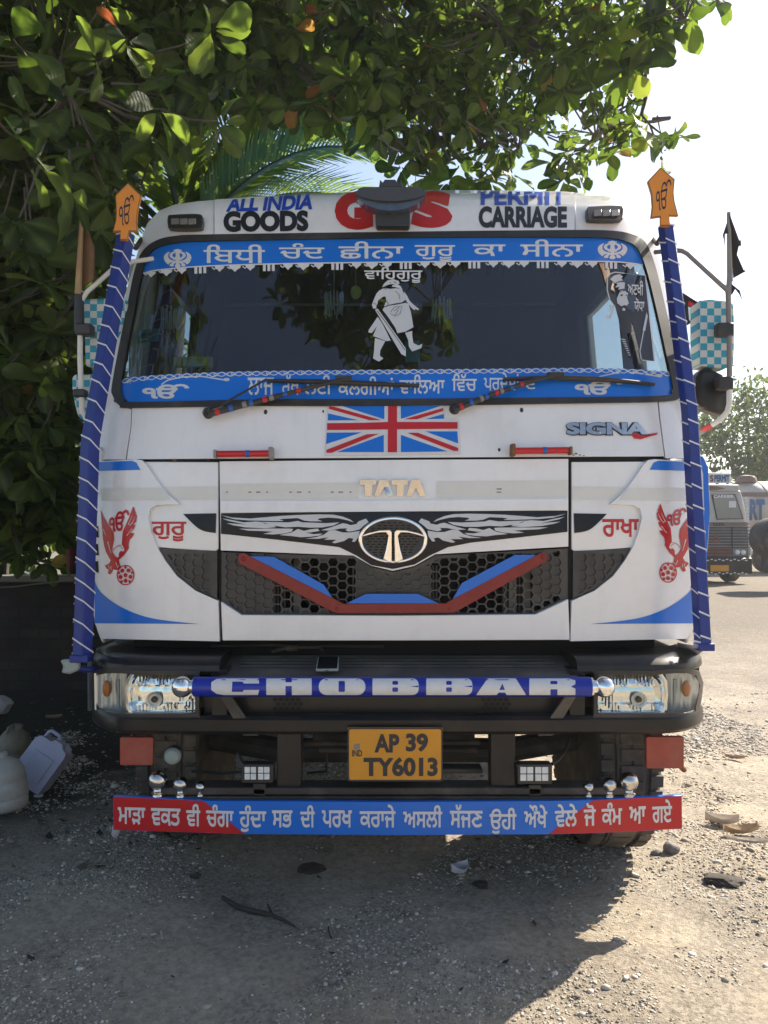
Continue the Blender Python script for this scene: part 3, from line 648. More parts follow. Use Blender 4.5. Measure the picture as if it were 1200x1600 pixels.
# red and blue reflective bars across the grille
gb = MB()
def bar(c, mi, lift, th=.012): add_sheet(gb, [ccw(c)], cab_d, lift, th, 20, mi)
bar([(371, 871), (374, 866), (381, 864), (390, 869), (536, 943), (530, 958), (520, 956), (374, 880)], 0, .010)
bar([(526, 944), (706, 943), (712, 957), (526, 958)], 0, .014)
bar([(697, 942), (842, 866), (849, 863), (855, 866), (856, 873), (852, 878), (714, 955), (704, 957)], 0, .010)
bar([(391, 869), (428, 870), (506, 914), (521, 937), (518, 938)], 1, .006, .006)
bar([(541, 943), (572, 928), (653, 928), (686, 943)], 1, .008, .006)
bar([(707, 937), (722, 911), (805, 867), (834, 867), (838, 868)], 1, .006, .006)
for u, v in ((381, 873), (527, 951), (702, 950), (848, 870)): gb.ball(P(u, v, lift=.012), .009, 12, sc=(1, .4, 1))
gb.build('grille_bar', ['darkred', 'blue'], truck, bevel=.0025)

# --- corner prints
q3 = lambda p: Z(140, 770, 7.059, p)
EAG = [[(122, 185), (150, 262), (190, 325), (230, 378), (262, 436), (270, 510), (256, 580), (248, 640), (275, 690), (300, 715), (322, 708), (322, 665), (345, 640), (372, 648), (384, 628), (372, 596), (354, 568), (358, 500), (366, 425), (400, 350), (438, 262), (478, 150), (492, 170), (496, 196), (508, 210), (508, 236), (522, 252), (512, 320), (478, 350), (505, 352), (486, 402), (445, 440), (492, 446), (470, 490), (440, 515), (428, 570), (432, 610), (405, 650), (378, 690), (350, 716), (322, 742), (330, 780), (345, 818), (318, 850), (285, 852), (258, 842), (244, 880), (225, 902), (198, 886), (212, 850), (190, 838), (166, 802), (212, 782), (232, 745), (205, 700), (178, 650), (160, 585), (146, 500), (142, 420), (132, 330)]]
CUT = [stroke([(200, 540), (215, 600), (238, 670)], (12, 4)), stroke([(152, 400), (165, 440), (180, 470)], (9, 3)), stroke([(470, 250), (440, 320), (425, 350)], (3, 9)), stroke([(505, 260), (470, 330), (440, 360)], (3, 9)), stroke([(290, 770), (310, 825), (325, 800)], 8), stroke([(205, 800), (222, 840)], 6), stroke([(235, 808), (238, 850)], 6), stroke([(440, 440), (410, 470)], (3, 8)), stroke([(470, 395), (430, 440)], (8, 3))]
HEAD = [stroke([(258, 640), (275, 612), (310, 585), (350, 576)], 7), stroke([(330, 592), (352, 600), (362, 622)], 5)]
BALL = [ell(395, 908, 97, 112, 40), rev(ell(395, 908, 86, 101, 40))]
PATCH = [ell(395, 908, 25, 27, 5, .94)]+[ell(395+58*math.cos(a), 908+62*math.sin(a), 24, 25, 6, a) for a in [.3+1.2566*i for i in range(5)]]+[ell(395+76*math.cos(a), 908+86*math.sin(a), 15, 17, 6, a) for a in [.93+1.2566*i for i in range(5)]]
for side in (0, 1):
    t = (lambda c: ccw(q3(c))) if side == 0 else (lambda c: ccw([(1240-u, v-4) for u, v in q3(c)]))
    fens = [o for o in truck.children if o.name.startswith('corner_fender')]
    its = [([t(c)], 'red', .0150) for c in EAG]+[([t(c)], 'letter', .0160) for c in CUT]+[([t(c)], 'red', .0160) for c in HEAD+PATCH]
    its += [([t(BALL[0]), cw(t(BALL[1]))], 'red', .0153)]
    bx = (170, 798, 202, 830) if side == 0 else (1042, 795, 1073, 821)
    its.append((text_px('ੴ', bx, .03, rot=-.15), 'red', .0153))
    decal('eagle_print', fens[side], its, grid=8, label='red print of an eagle with spread wings holding a football')
lows = [o for o in truck.children if o.name.startswith('corner_panel')]
decal('lettering', lows[0], [(text_px('ਗੁਰੂ', (237, 815, 291, 846), .02), 'red', -.0042)], grid=16)
decal('lettering', lows[1], [(text_px('ਰਾਖਾ', (941, 811, 998, 839), .02), 'red', -.0042)], grid=16)

# --- cab shell and interior
sh = MB()
def side_wall(x, sgn):
    ys = [3.42, 3.72, 4.45, 4.9]; zs = [1.05, 2.0, 2.72, 2.98]
    sk = lambda z: x-sgn*max(0, z-1.9)*.09
    for i in range(3):
        for k in range(3):
            if i == 1 and k == 1: continue
            f0 = .0 if k == 0 else 0
            y0 = ys[i]+(0.22 if i == 0 and k == 1 else .3 if i == 0 and k == 2 else 0); y1 = ys[i+1]
            z0, z1 = zs[k], zs[k+1]
            pts = []
            for dx in (0, -.04*sgn):
                pts += [Vector((sk(z0)+dx, y0, z0)), Vector((sk(z0)+dx, y1, z0)), Vector((sk(z1)+dx, y1, z1)), Vector((sk(z1)+dx, y0 if k != 1 or i else y0+.02, z1))]
            sh.add(pts, [(0, 1, 2, 3), (4, 5, 6, 7), (0, 1, 5, 4), (1, 2, 6, 5), (2, 3, 7, 6), (3, 0, 4, 7)])
side_wall(1.24+XC, 1); side_wall(-1.24+XC, -1)
sh0 = sh; sh = MB(); side_wall(1.185+XC, 1); side_wall(-1.185+XC, -1); sh.build('side_trim', 'interior', truck); sh = sh0
sh.box((XC, 4.3, 2.985), (2.20, 1.25, .03)); sh.box((XC, 4.92, 2.0), (2.40, .04, 1.98)); sh.box((XC, 4.15, 1.06), (2.40, 1.5, .04))
sh.build('cab_shell', 'white', truck, bevel=.01)
it = MB()
it.box((XC, 4.86, 2.0), (2.3, .03, 1.8), mi=0); it.box((XC, 4.25, 2.93), (2.25, 1.25, .02), mi=0)
it.box((XC, 3.46, 1.55), (1.9, .03, 1.0), mi=0)
it.box((XC, 3.50, 2.02), (2.05, .30, .10), mi=0)
for sx in (-1, 1):
    it.box((XC+sx*1.165, 3.80, 2.36), (.05, .10, .80), mi=1) if sx < 0 else None
it.build('cab_interior', ['interior', 'palegreen'], truck, bevel=.01)
for sx in (-.62, .60):
    s = MB(); s.box((XC+sx, 4.25, 1.55), (.52, .52, .16)); s.box((XC+sx, 4.55, 1.98), (.50, .14, .74), Matrix.Rotation(R(-8), 3, 'X')); s.box((XC+sx, 4.60, 2.43), (.28, .11, .20))
    s.build('seat', 'seat', truck, bevel=.04)
pt = MB(); pt.box(W(232, 520, 3.95)+Vector((0, 0, -.1)), (.20, .03, .95)); pt.build('door_trim', 'palegreen', truck, bevel=.01)
st = MB(); c = Vector((XC+.62, 3.72, 2.02))
st.tube([c+Vector((.21*math.cos(a), .07*math.sin(a), .19*math.sin(a))) for a in [2*math.pi*i/28 for i in range(29)]], .014, 8); st.tube([c-Vector((.2, 0, 0)), c+Vector((.2, 0, 0))], .012, 8); st.tube([c, c+Vector((0, -.2, -.3))], .03, 10)
st.build('steering_wheel', 'rubber', truck)
dk = MB(); dk.box(W(302, 566, 3.42), (.17, .03, .045)); dk.build('dash_box', 'yellowdot', truck, bevel=.004)
# hangings: fringe along the header, tassels, yellow balls
fr_ = MB()
for k in range(110):
    u = 300+k*6.3; L = 14+12*random.random(); a = P(u, 408, lift=-.05-.04*random.random()); fr_.tube([a, a+Vector((.006*random.uniform(-1, 1), 0, -L*3.4/F))], .003, 4)
fr_.build('fringe', 'rag', truck)
for u, v, n in ((522, 458, 16), (690, 468, 14), (266, 482, 14)):
    t = MB(); o0 = P(u, v, lift=-.09)
    for k in range(n):
        a = 2*math.pi*k/n; r = .04; p = o0+Vector((r*math.cos(a), r*.5*math.sin(a), .01*math.sin(3*a)))
        t.tube([p, p+Vector((0, 0, -.035-.025*random.random())), p+Vector((.008*random.uniform(-1, 1), 0, -.08-.03*random.random()))], .0035, 5, mi=0)
    t.tube([o0+Vector((0, 0, .13)), o0+Vector((0, 0, .02))], .002, 5)
    for k in range(3): t.ball(o0+Vector((random.uniform(-.03, .03), 0, -.13-.02*k)), .014, 8, mi=1)
    t.build('tassel', ['silver', 'brown'], truck)
for u, v, r in ((260, 437, 9), (556, 457, 9)):
    t = MB(); c = P(u, v, lift=-.08); t.ball(c, r*3.45/F, 14, sc=(1, .6, 1.2 if u > 300 else 1)); t.tube([c, c+Vector((0, 0, .12))], .002, 5); t.build('hanging_ball', 'yellowdot', truck)

# --- bumper
XB = .056
def bump_d(x, z):
    t = min(1.03, abs((x-XB)/1.262))
    return 3.0+.02*t*t+.17*max(0, (t-.80)/.20)**2.4
def sweep(section, x0, x1, n=60, base=bump_d, endround=True):
    mb = MB(); k = len(section); vs = []
    for i in range(n+1):
        a = i/n; x = x0+(x1-x0)*(.5-.5*math.cos(math.pi*a) if endround else a)
        for o, z in section: vs.append(Vector((x, base(x, 0)+o, z)))
    fs = [(i*k+j, i*k+(j+1) % k, (i+1)*k+(j+1) % k, (i+1)*k+j) for i in range(n) for j in range(k)]
    fs += [tuple(range(k)), tuple(n*k+j for j in range(k))[::-1]]
    return mb.add(vs, fs)
bp = sweep([(.0, .768), (-.012, .752), (-.010, .708), (.01, .692), (.06, .684), (.26, .686), (.26, .74), (.11, .752), (.05, .764)], -1.206, 1.318)
for s in (-1, 1):
    a, b = (XB-1.262, XB-.70) if s < 0 else (XB+.70, XB+1.262)
    q = sweep([(.012, .925), (.0, .938), (.004, .962), (.03, .984), (.10, .992), (.25, .99), (.25, .93)], a, b, 30); bp.add(q.v, q.f)
    xe = a if s < 0 else b
    bp.box((xe-s*.010, bump_d(xe, 0)+.10, .85), (.016, .16, .19))                # outer end of the lamp bay
    xi = b if s < 0 else a
    bp.box((xi-s*.0, 3.06, .85), (.06, .10, .19))
bo = bp.build('bumper', 'bumper', truck, bevel=.008)
cp = MB()
cp.add([Vector((x, y, z)) for x in (XB-.70, XB+.70) for y, z in ((3.0, .905), (3.0, .922), (3.06, .935), (3.26, .962), (3.26, .93), (3.05, .905))],
       [(0, 1, 7, 6), (1, 2, 8, 7), (2, 3, 9, 8), (3, 4, 10, 9), (4, 5, 11, 10), (5, 0, 6, 11), (0, 5, 4, 3, 2, 1), (6, 7, 8, 9, 10, 11)])
for k in range(4): cp.box((XB, 3.09+k*.042, .9445+k*.0057), (1.28, .008, .006))
cp.build('bumper_step', 'step', bo, bevel=.004)
ce = MB(); add_sheet(ce, [[(318, 1082), (915, 1082), (915, 1122), (318, 1122)]], flat(3.06), 0, .03)
for u0 in (430, 755):
    for r in range(4):
        for c in range(5): add_sheet(ce, [ell(u0+c*9+(r % 2)*4.5, 1093+r*7, 4.0, 3.4, 6)], flat(3.06), .002, 0, 0, 1)
ce.build('bumper_centre', ['bumper', 'dark'], bo, bevel=.004)
ub = MB(); ub.box((XC, 3.42, .95), (2.3, .04, .34)); ub.box((XC, 4.2, .98), (2.0, 1.6, .05)); ub.build('under_cab_shade', 'dark', truck)  # near-black boards stand in for the shade under the cab
for pts_, r_, m_ in (
  ([W(425, 1018, 3.3), W(450, 1012, 3.28), W(500, 1011, 3.27), W(505, 1018, 3.3)], .008, 'chassis'),
  ([W(448, 1013, 3.27), W(465, 1012, 3.27)], .014, 'chassis'),
  ([W(330, 1010, 3.3), W(420, 1008, 3.3), W(600, 1010, 3.3)], .006, 'rubber'),
  ([W(372, 1175, 3.25), W(385, 1205, 3.2), W(350, 1208, 3.22), W(300, 1205, 3.25)], .007, 'rubber'),
  ([W(889, 1155, 3.2), W(884, 1172, 3.15), W(872, 1188, 3.08), W(862, 1194, 3.05)], .007, 'rubber'),
  ([W(475, 1162, 3.3), W(545, 1162, 3.3)], .012, 'chassis'),
  ([W(498, 1172, 3.28), W(545, 1172, 3.28)], .012, 'chassis'),
  ([W(690, 1160, 3.3), W(750, 1160, 3.3)], .012, 'chassis'),
  ([W(690, 1172, 3.28), W(745, 1172, 3.28)], .012, 'chassis'),
  ([W(510, 1172, 3.28), W(510, 1205, 3.28), W(480, 1208, 3.28)], .006, 'rubber')):
    t = MB(); t.tube(pts_, r_, 10); t.build('hose', m_, truck)
# headlights
for side in (0, 1):
    mm = (lambda p: p) if side == 0 else (lambda p: mirror(p, 619.5))
    hl = MB(); add_sheet(hl, [mm([(156, 1046), (308, 1046), (308, 1124), (156, 1124)])], bump_d, -.10, .02, 12); ho = hl.build('headlight', 'bumper', truck)
    cu = 262 if side == 0 else 2*619.5-262
    def dish(u, v):
        uu = u if side == 0 else 2*619.5-u
        y = (v-1094)/40; f = ((uu-204)/17) % 1-.5; row = 0 if v < 1072 else (1 if v < 1098 else 2)
        flute = .0026*math.sin(uu*1.35+v*.05) if (row != 1 and uu > 214) or uu > 280 else 0
        return -.030-.020*(min(0, y)**2)+.006*max(0, y)-.010*abs((uu-250)/50)**1.5+(.010*f*f*(1 if row == 1 else .4))-(.003 if row == 1 else 0)+flute
    rf = MB(); add_sheet(rf, [ccw(mm(smooth_pts([(205, 1052), (250, 1051), (297, 1051), (304, 1056), (306, 1113), (302, 1117), (205, 1117), (200, 1085)], 4)))], bump_d, dish, 0, 2.5)
    rf.build('reflector_bowl', 'chrome', ho, smooth=25)
    bz = MB(); bo_ = mm(smooth_pts([(146, 1049), (225, 1048), (306, 1048), (310, 1058), (311, 1115), (306, 1121), (225, 1121), (156, 1119), (146, 1110)], 3)); bi_ = mm(smooth_pts([(151, 1055), (225, 1054.5), (300, 1054.5), (303, 1060), (305, 1110), (301, 1115), (225, 1115.5), (160, 1114), (152, 1106)], 3)); add_sheet(bz, [ccw(bo_), cw(bi_)], bump_d, .006, .02, 12, ngon=False); bz.build('lamp_bezel', 'black', ho, bevel=.002)
    rg_ = MB(); rg_.lathe([(.030, 0), (.030, .008), (.022, .006), (.020, -.01)], P(241 if side == 0 else 998, 1093, bump_d, -.018), (0, -1, 0), 24); rg_.build('bulb_ring', 'lampsilver', ho)
    sd_ = MB(); add_sheet(sd_, [ccw(mm([(147, 1052), (199, 1052), (195, 1085), (198, 1119), (158, 1118), (148, 1108)]))], lambda x, z: 3.12+.08*max(0, abs(x-XB)-1.08)+.004*math.sin(x*160), 0, 0, 3)
    sd_.build('indicator_bowl', 'lampsilver', ho, smooth=60)
    dv = MB(); add_sheet(dv, [ccw(mm(stroke([(206, 1053), (199, 1065), (197, 1085), (199, 1105), (205, 1117)], 5)))], bump_d, -.005, .03, 0)
    add_sheet(dv, [ccw(mm([(203, 1112), (304, 1113), (304, 1118), (203, 1118)]))], bump_d, -.008, .02, 10); dv.build('lamp_trim', 'chrome', ho, bevel=.002)
    bb = MB(); c = P(241 if side == 0 else 998, 1093, bump_d, -.012); bb.lathe([(.001, .012), (.010, .010), (.013, 0), (.013, -.03)], c, (0, -1, 0), 16); bb.build('bulb_cap', 'rubber', ho)
    ss = MB()
    for k in range(3): add_sheet(ss, [mm([(183+k, 1062), (184.2+k, 1062), (184.6+k, 1106), (183+k, 1106)])], bump_d, -.035, .01)
    ss.build('indicator_stem', 'palegreen', ho)
    am = MB(); am.ball(W(167 if side == 0 else 1072, 1076, 3.095), .026, 12, sc=(.7, .6, 1.3)); am.build('indicator_bulb', 'amber', ho)
    cl = MB(); add_sheet(cl, [ccw(mm(smooth_pts([(148, 1053), (225, 1052), (303, 1053), (306, 1060), (308, 1112), (304, 1118), (225, 1118), (158, 1116), (149, 1108)], 3)))], bump_d, .004, .004, 10); cl.build('lamp_cover', 'clear', ho)

# name bar with ball ends
zb = 1.5-(1073-V0)*2.935/F; rb = .0375; yb = 2.935
tube_d = lambda x, z: yb-math.sqrt(max(1e-6, rb*rb-min(rb*.995, abs(z-zb))**2))
bx0 = (301-600)*2.91/F; bx1 = (925-600)*2.91/F
t = MB(); t.tube([(bx0, yb, zb), (bx1, yb, zb)], rb, 32); nb = t.build('name_bar', 'barblue', truck)
g1 = lambda p: Z(400, 1000, 3, p)
def rr(u0, v0, u1, v1, r, k=4, rl=None):
    rl = r if rl is None else rl; o = []
    for cx, cy, a0, r_ in ((u1-r, v1-r, 0, r), (u0+rl, v1-rl, 90, rl), (u0+rl, v0+rl, 180, rl), (u1-r, v0+r, 270, r)):
        o += [(cx+r_*math.cos(R(a0+90*i/k)), cy+r_*math.sin(R(a0+90*i/k))) for i in range(k+1)] if r_ > 0 else [(cx, cy)]
    return o
T0, T1 = 1060, 1086
chob = [ccw([(330, 1066), (338, 1061), (350, T0), (404, T0), (405, 1068), (381, 1068), (379, 1065), (363, 1065), (362, 1081), (379, 1081), (381, 1078), (405, 1078), (403, T1), (350, T1), (338, 1084), (330, 1078)]),
 ccw([(416, T0), (446, T0), (446, 1066), (456, 1066), (456, T0), (487, T0), (487, T1), (456, T1), (456, 1072), (446, 1072), (446, T1), (416, T1)])]
chob += [ccw(rr(498, T0, 571, T1, 12)), cw(rr(529, 1064, 539, 1081, 2))]
for u0 in (582, 666): chob += [ccw(rr(u0, T0, u0+72, T1, 9, 4, 0)), cw(rr(u0+31, 1064, u0+40, 1070, 2)), cw(rr(u0+31, 1074, u0+40, 1081, 2)), cw([(u0+72.5, 1071), (u0+58, 1072.5), (u0+72.5, 1074)])]
chob += [ccw([(762, T0), (806, T0), (822, T1), (792, T1), (789, 1082), (779, 1082), (776, T1), (744, T1)]), cw([(785, 1068), (789, 1078), (780, 1078)])]
chob += [ccw([(827, T0), (888, T0), (899, 1063), (899, 1069), (892, 1073), (899, 1076), (899, T1), (871, T1), (871, 1077), (860, 1077), (860, T1), (827, T1)]), cw(rr(860, 1064, 871, 1069, 1))]
decal('lettering', nb, [(chob, 'letter', .0012)], tube_d, grid=5)
for u in (281, 948):
    t = MB(); s = -1 if u < 600 else 1; c = Vector(((u-600)*2.9/F, yb, zb+.0)); t.ball(c, .041, 28); t.tube([c, c-Vector((s*.075, 0, 0))], .026, 20); t.tube([c-Vector((s*.045, 0, 0)), c-Vector((s*.062, 0, 0))], .036, 24); t.build('end_ball', 'chrome', nb)
for p0, p1 in (((352, 1088), (392, 1150)), ((892, 1088), (852, 1150))):
    t = MB(); a = W(*p0, 2.97); b = W(*p1, 3.02); d = b-a
    t.add([a+Vector((-.022, 0, 0)), a+Vector((.022, 0, 0)), b+Vector((.03, 0, 0)), b+Vector((-.03, 0, 0)), a+Vector((-.022, .012, 0)), a+Vector((.022, .012, 0)), b+Vector((.03, .012, 0)), b+Vector((-.03, .012, 0))],
          [(0, 1, 2, 3), (4, 5, 6, 7), (0, 1, 5, 4), (1, 2, 6, 5), (2, 3, 7, 6), (3, 0, 4, 7)]); t.build('bar_bracket', 'rust' if False else 'step', truck, bevel=.003)

# --- number plate
pd = flat(2.965)
npl = MB(); add_sheet(npl, [rr(543, 1137, 692, 1221, 3)], pd, 0, .012); np_o = npl.build('number_plate', 'plate', truck, bevel=.002)
fr2 = [ccw(rr(543, 1137, 692, 1221, 4)), cw(rr(545.5, 1139.5, 689.5, 1218.5, 3))]
decal('lettering', np_o, [(fr2, 'ink', .001), (text_px('AP', (585, 1147, 624, 1176), .045), 'ink', .0015), (text_px('39', (634, 1146, 669, 1175), .045), 'ink', .0015), (text_px('TY6013', (568, 1183, 684, 1213), .045), 'ink', .0015), (text_px('IND', (550, 1172, 566, 1182), .03), 'ink', .0015), ([[(553, 1163), (562, 1162), (562, 1171), (553, 1171)]], 'grey', .0012)], pd, grid=0)
# --- below the bumper
for u0, u1, v0, v1 in ((187, 239, 1152, 1196), (1010, 1069, 1151, 1201)):
    t = MB(); add_sheet(t, [rr(u0, v0, u1, v1, 3)], flat(3.10), 0, .02); ro = t.build('side_reflector', 'reflector', truck, bevel=.003)
    if u0 > 600: t = MB(); t.tube([W(1062, 1196, 3.11), W(1069, 1203, 3.13)], .012, 8); t.build('bolt', 'rust', ro)
t = MB(); t.lathe([(.03, 0), (.034, .015), (.026, .028), (.012, .034)], W(271, 1180, 3.10), (0, -1, 0), 20, 0); t.lathe([(.038, -.012), (.038, .006), (.031, .012)], W(271, 1180, 3.10), (0, -1, 0), 20, 1); t.build('round_lamp', ['palegreen', 'black'], truck)
for u0, v0, u1, v1 in ((377, 1194, 427, 1224), (808, 1194, 863, 1226)):
    t = MB(); add_sheet(t, [rr(u0, v0, u1, v1, 3)], flat(3.03), 0, .05); add_sheet(t, [[(u0+18, v1), (u0+38, v1), (u0+38, v1+20), (u0+18, v1+20)]], flat(3.05), 0, .03); lo = t.build('work_light', 'black', truck, bevel=.004)
    t = MB(); w = (u1-u0-10)/4.2; hgt = (v1-v0-9)/2
    for r in range(2):
        for c in range(4): a = u0+5+c*w+(2 if c > 1 else 0); b = v0+4.5+r*hgt; add_sheet(t, [[(a, b), (a+w-1.2, b), (a+w-1.2, b+hgt-1.2), (a, b+hgt-1.2)]], flat(3.03), .003, .003)
    t.build('lamp_lens', 'lens', lo, bevel=.002)
for u0, u1 in ((432, 470), (767, 806)):
    t = MB(); a = W(u0, 1150, 3.06); b = W(u1, 1250, 3.06); c = (a+b)/2; t.box(c+Vector((0, .05, 0)), (b.x-a.x, .08, a.z-b.z+.06)); t.build('bar_support', 'bumper', truck, bevel=.004)
t = MB(); t.box((XB, 3.10, .455), (1.88, .10, .03)); t.box((XB, 3.065, .37), (1.95, .03, .13)); t.box((XB+.1, 3.2, .50), (.5, .08, .02)); t.build('under_bar', 'chassis', truck, bevel=.006)
board_d = lambda x, z: 3.0+.055*max(0, abs(x-XB)/1.12)**2.2
TOPB = [(176.5, 1244), (260, 1247.5), (330, 1251.5), (400, 1252), (620, 1253), (860, 1251.5), (930, 1250), (1000, 1246), (1065.5, 1243)]
BOTB = [(1066, 1295), (1000, 1299), (930, 1302), (857, 1304), (620, 1305), (380, 1303.5), (300, 1301), (240, 1299), (177, 1297)]
sb = MB(); add_sheet(sb, [ccw(TOPB+BOTB)], board_d, 0, .02, 40); so = sb.build('slogan_board', 'blue', truck, bevel=.003)
decal('red_end', so, [([ccw([(177, 1244.8), (260, 1248.3), (318, 1251.6), (382, 1303), (300, 1300.5), (240, 1298.5), (177.6, 1296.5)])], 'red', .001)], board_d, grid=40)
decal('red_end', so, [([ccw([(926, 1250.8), (1000, 1246.8), (1065, 1243.8), (1065.4, 1294.4), (1000, 1298.5), (930, 1301.5), (857, 1303.4)])], 'red', .001)], board_d, grid=40)
bw = [('ਮਾੜਾ', 184, 227, 0), ('ਵਕਤ', 236, 282, 0), ('ਵੀ', 291, 313, 1), ('ਚੰਗਾ', 322, 365, 1), ('ਹੁੰਦਾ', 374, 416, 2), ('ਸਭ', 425, 457, 0), ('ਦੀ', 469, 492, 1), ('ਪਰਖ', 503, 550, 0), ('ਕਰਾਜੇ', 562, 618, 3), ('ਅਸਲੀ', 630, 691, 1), ('ਸੱਜਣ', 703, 754, 3), ('ਉਹੀ', 765, 807, 4), ('ਔਖੇ', 819, 855, 3), ('ਵੇਲੇ', 867, 902, 3), ('ਜੋ', 912, 931, 3), ('ਕੰਮ', 940, 972, 1), ('ਆ', 983, 1009, 0), ('ਗਏ', 1019, 1050, 3)]
def bwarp(u, v): return (u, v+(6*max(0, 1-u/380)**1.0*-1.6 if u < 380 else (-9*max(0, (u-857)/209) if u > 857 else 0)))
its = []
for w, a, b, k in bw:
    v0, v1 = [(1266, 1293), (1258, 1293), (1258, 1300), (1257, 1293), (1262, 1303)][k]
    its.append((text_px(w, (a, v0, b, v1), .022, warp=bwarp), 'letter', .0022))
decal('lettering', so, its, board_d, grid=50)
for u, v, r in ((247, 1219, 15), (282, 1225, 12), (313, 1229.5, 8.5), (982, 1221, 15), (952, 1226, 12), (919.5, 1229.5, 9)):
    c = W(u, v, 3.06); rr_ = r*3.06/F; t = MB(); t.ball(c, rr_, 24)
    zbot = .455-c.z; t.lathe([(rr_*.45, -rr_*.85), (rr_*.5, -rr_*1.05), (rr_*.72, -rr_*1.2), (rr_*.72, -rr_*1.32), (rr_*.55, -rr_*1.42), (rr_*.6, min(zbot, -rr_*1.6))], c, (0, 0, 1), 18); t.build('stud_ball', 'steel', truck)

# --- wheels, chassis, body
def wheel(x, y, parent, w=.27, r=.5):
    t = MB(); prof = [(r*.62, -w/2+.02), (r*.80, -w/2-.004), (r*.93, -w/2), (r*.985, -w/2+.02), (r, -w/2+.05), (r*.982, -w*.28), (r*.982, -w*.25), (r, -w*.23), (r, -w*.03), (r*.982, -w*.02), (r*.982, w*.02), (r, w*.03), (r, w*.23), (r*.982, w*.25), (r*.982, w*.28), (r, w/2-.05), (r*.985, w/2-.02), (r*.93, w/2), (r*.80, w/2+.004), (r*.62, w/2-.02)]
    t.lathe(prof, (x, y, r), (1, 0, 0), 64); o = t.build('wheel', 'tyre', parent, smooth=30)
    m = MB()
    for k in range(46):
        a = 2*math.pi*k/46
        for s in (-1, 1): m.box((x+s*w*.39, y+(r+.001)*math.cos(a), r+(r+.001)*math.sin(a)), (w*.20, .05, .014), Matrix.Rotation(a-math.pi/2, 3, 'X'))
        m.box((x, y+(r+.001)*math.cos(a+.05), r+(r+.001)*math.sin(a+.05)), (w*.36, .05, .012), Matrix.Rotation(a+.05-math.pi/2, 3, 'X'))
    m.build('tread', 'tyre', o, bevel=.003)
    h = MB(); h.lathe([(r*.60, -.06), (r*.5, -.02), (r*.28, .0), (r*.26, .06), (r*.05, .07)], (x, y, r), (1 if x > 0 else -1, 0, 0), 24); h.build('rim', 'grey', o)
wheel(1.045, 3.74, truck); wheel(-.955, 3.87, truck)
for y in (6.6, 7.9, 9.2):
    for x in (.90, 1.18, -.80, -1.08): 
        t = MB(); t.lathe([(.30, -.12), (.42, -.13), (.48, -.11), (.5, -.08), (.5, .08), (.48, .11), (.42, .13), (.30, .12)], (x, y, .5), (1, 0, 0), 40); t.build('wheel', 'tyre', truck)
ch = MB()
for x in (-.38, .48): ch.box((x, 7.0, .78), (.08, 7.6, .22))
ch.tube([(-.95, 3.74, .5), (-.5, 3.74, .42), (.6, 3.74, .42), (1.05, 3.74, .5)], .06, 10)
for x in (-.42, .52): ch.box((x, 3.9, .60), (.08, 1.2, .05))
ch.box((XC, 4.0, .72), (.75, .9, .45))
for y in (6.6, 7.9, 9.2): ch.tube([(-1.0, y, .5), (1.1, y, .5)], .09, 10)
ch.box((-.85, 5.4, .7), (.5, .9, .45)); ch.box((1.0, 5.4, .72), (.45, 1.0, .5))
ch.build('chassis', 'chassis', truck, bevel=.01)
cb = MB(); cb.box((XC, 8.1, 2.28), (2.42, 6.0, 2.55))  # out of view behind the cab, raised to shade the left foliage
for k in range(9): 
    for s in (-1, 1): cb.box((XC+s*1.235, 5.4+k*.68, 2.28), (.06, .06, 2.55))
cb.build('cargo_body', 'blue', truck, bevel=.01)
# front wheel-arch fender and step on the flanks
for s in (-1, 1):
    mm = (lambda p: p) if s > 0 else (lambda p: mirror(p, 617.2))
    t = MB(); add_sheet(t, [ccw(mm(smooth_pts([(1074, 706), (1097, 711), (1107, 730), (1110, 800), (1105, 880), (1094, 940), (1082, 990), (1070, 996), (1066, 850)], 3)))], flat(3.30), 0, .45); t.build('flank_panel', 'white', truck, bevel=.012)
    t = MB(); add_sheet(t, [ccw(mm([(1092, 713), (1098, 713), (1106.5, 731), (1109, 800), (1104, 880), (1094, 938), (1096, 880), (1100.5, 800), (1099, 740)]))], flat(3.298), 0, .012, 0); t.build('flank_flash', 'blue', truck)
    t = MB(); t.box((XC+s*1.16, 3.62, .95), (.30, .50, .05)); t.box((XC+s*1.02, 3.45, .80), (.15, .02, .22)); t.build('wheel_arch', 'chassis', truck, bevel=.01)

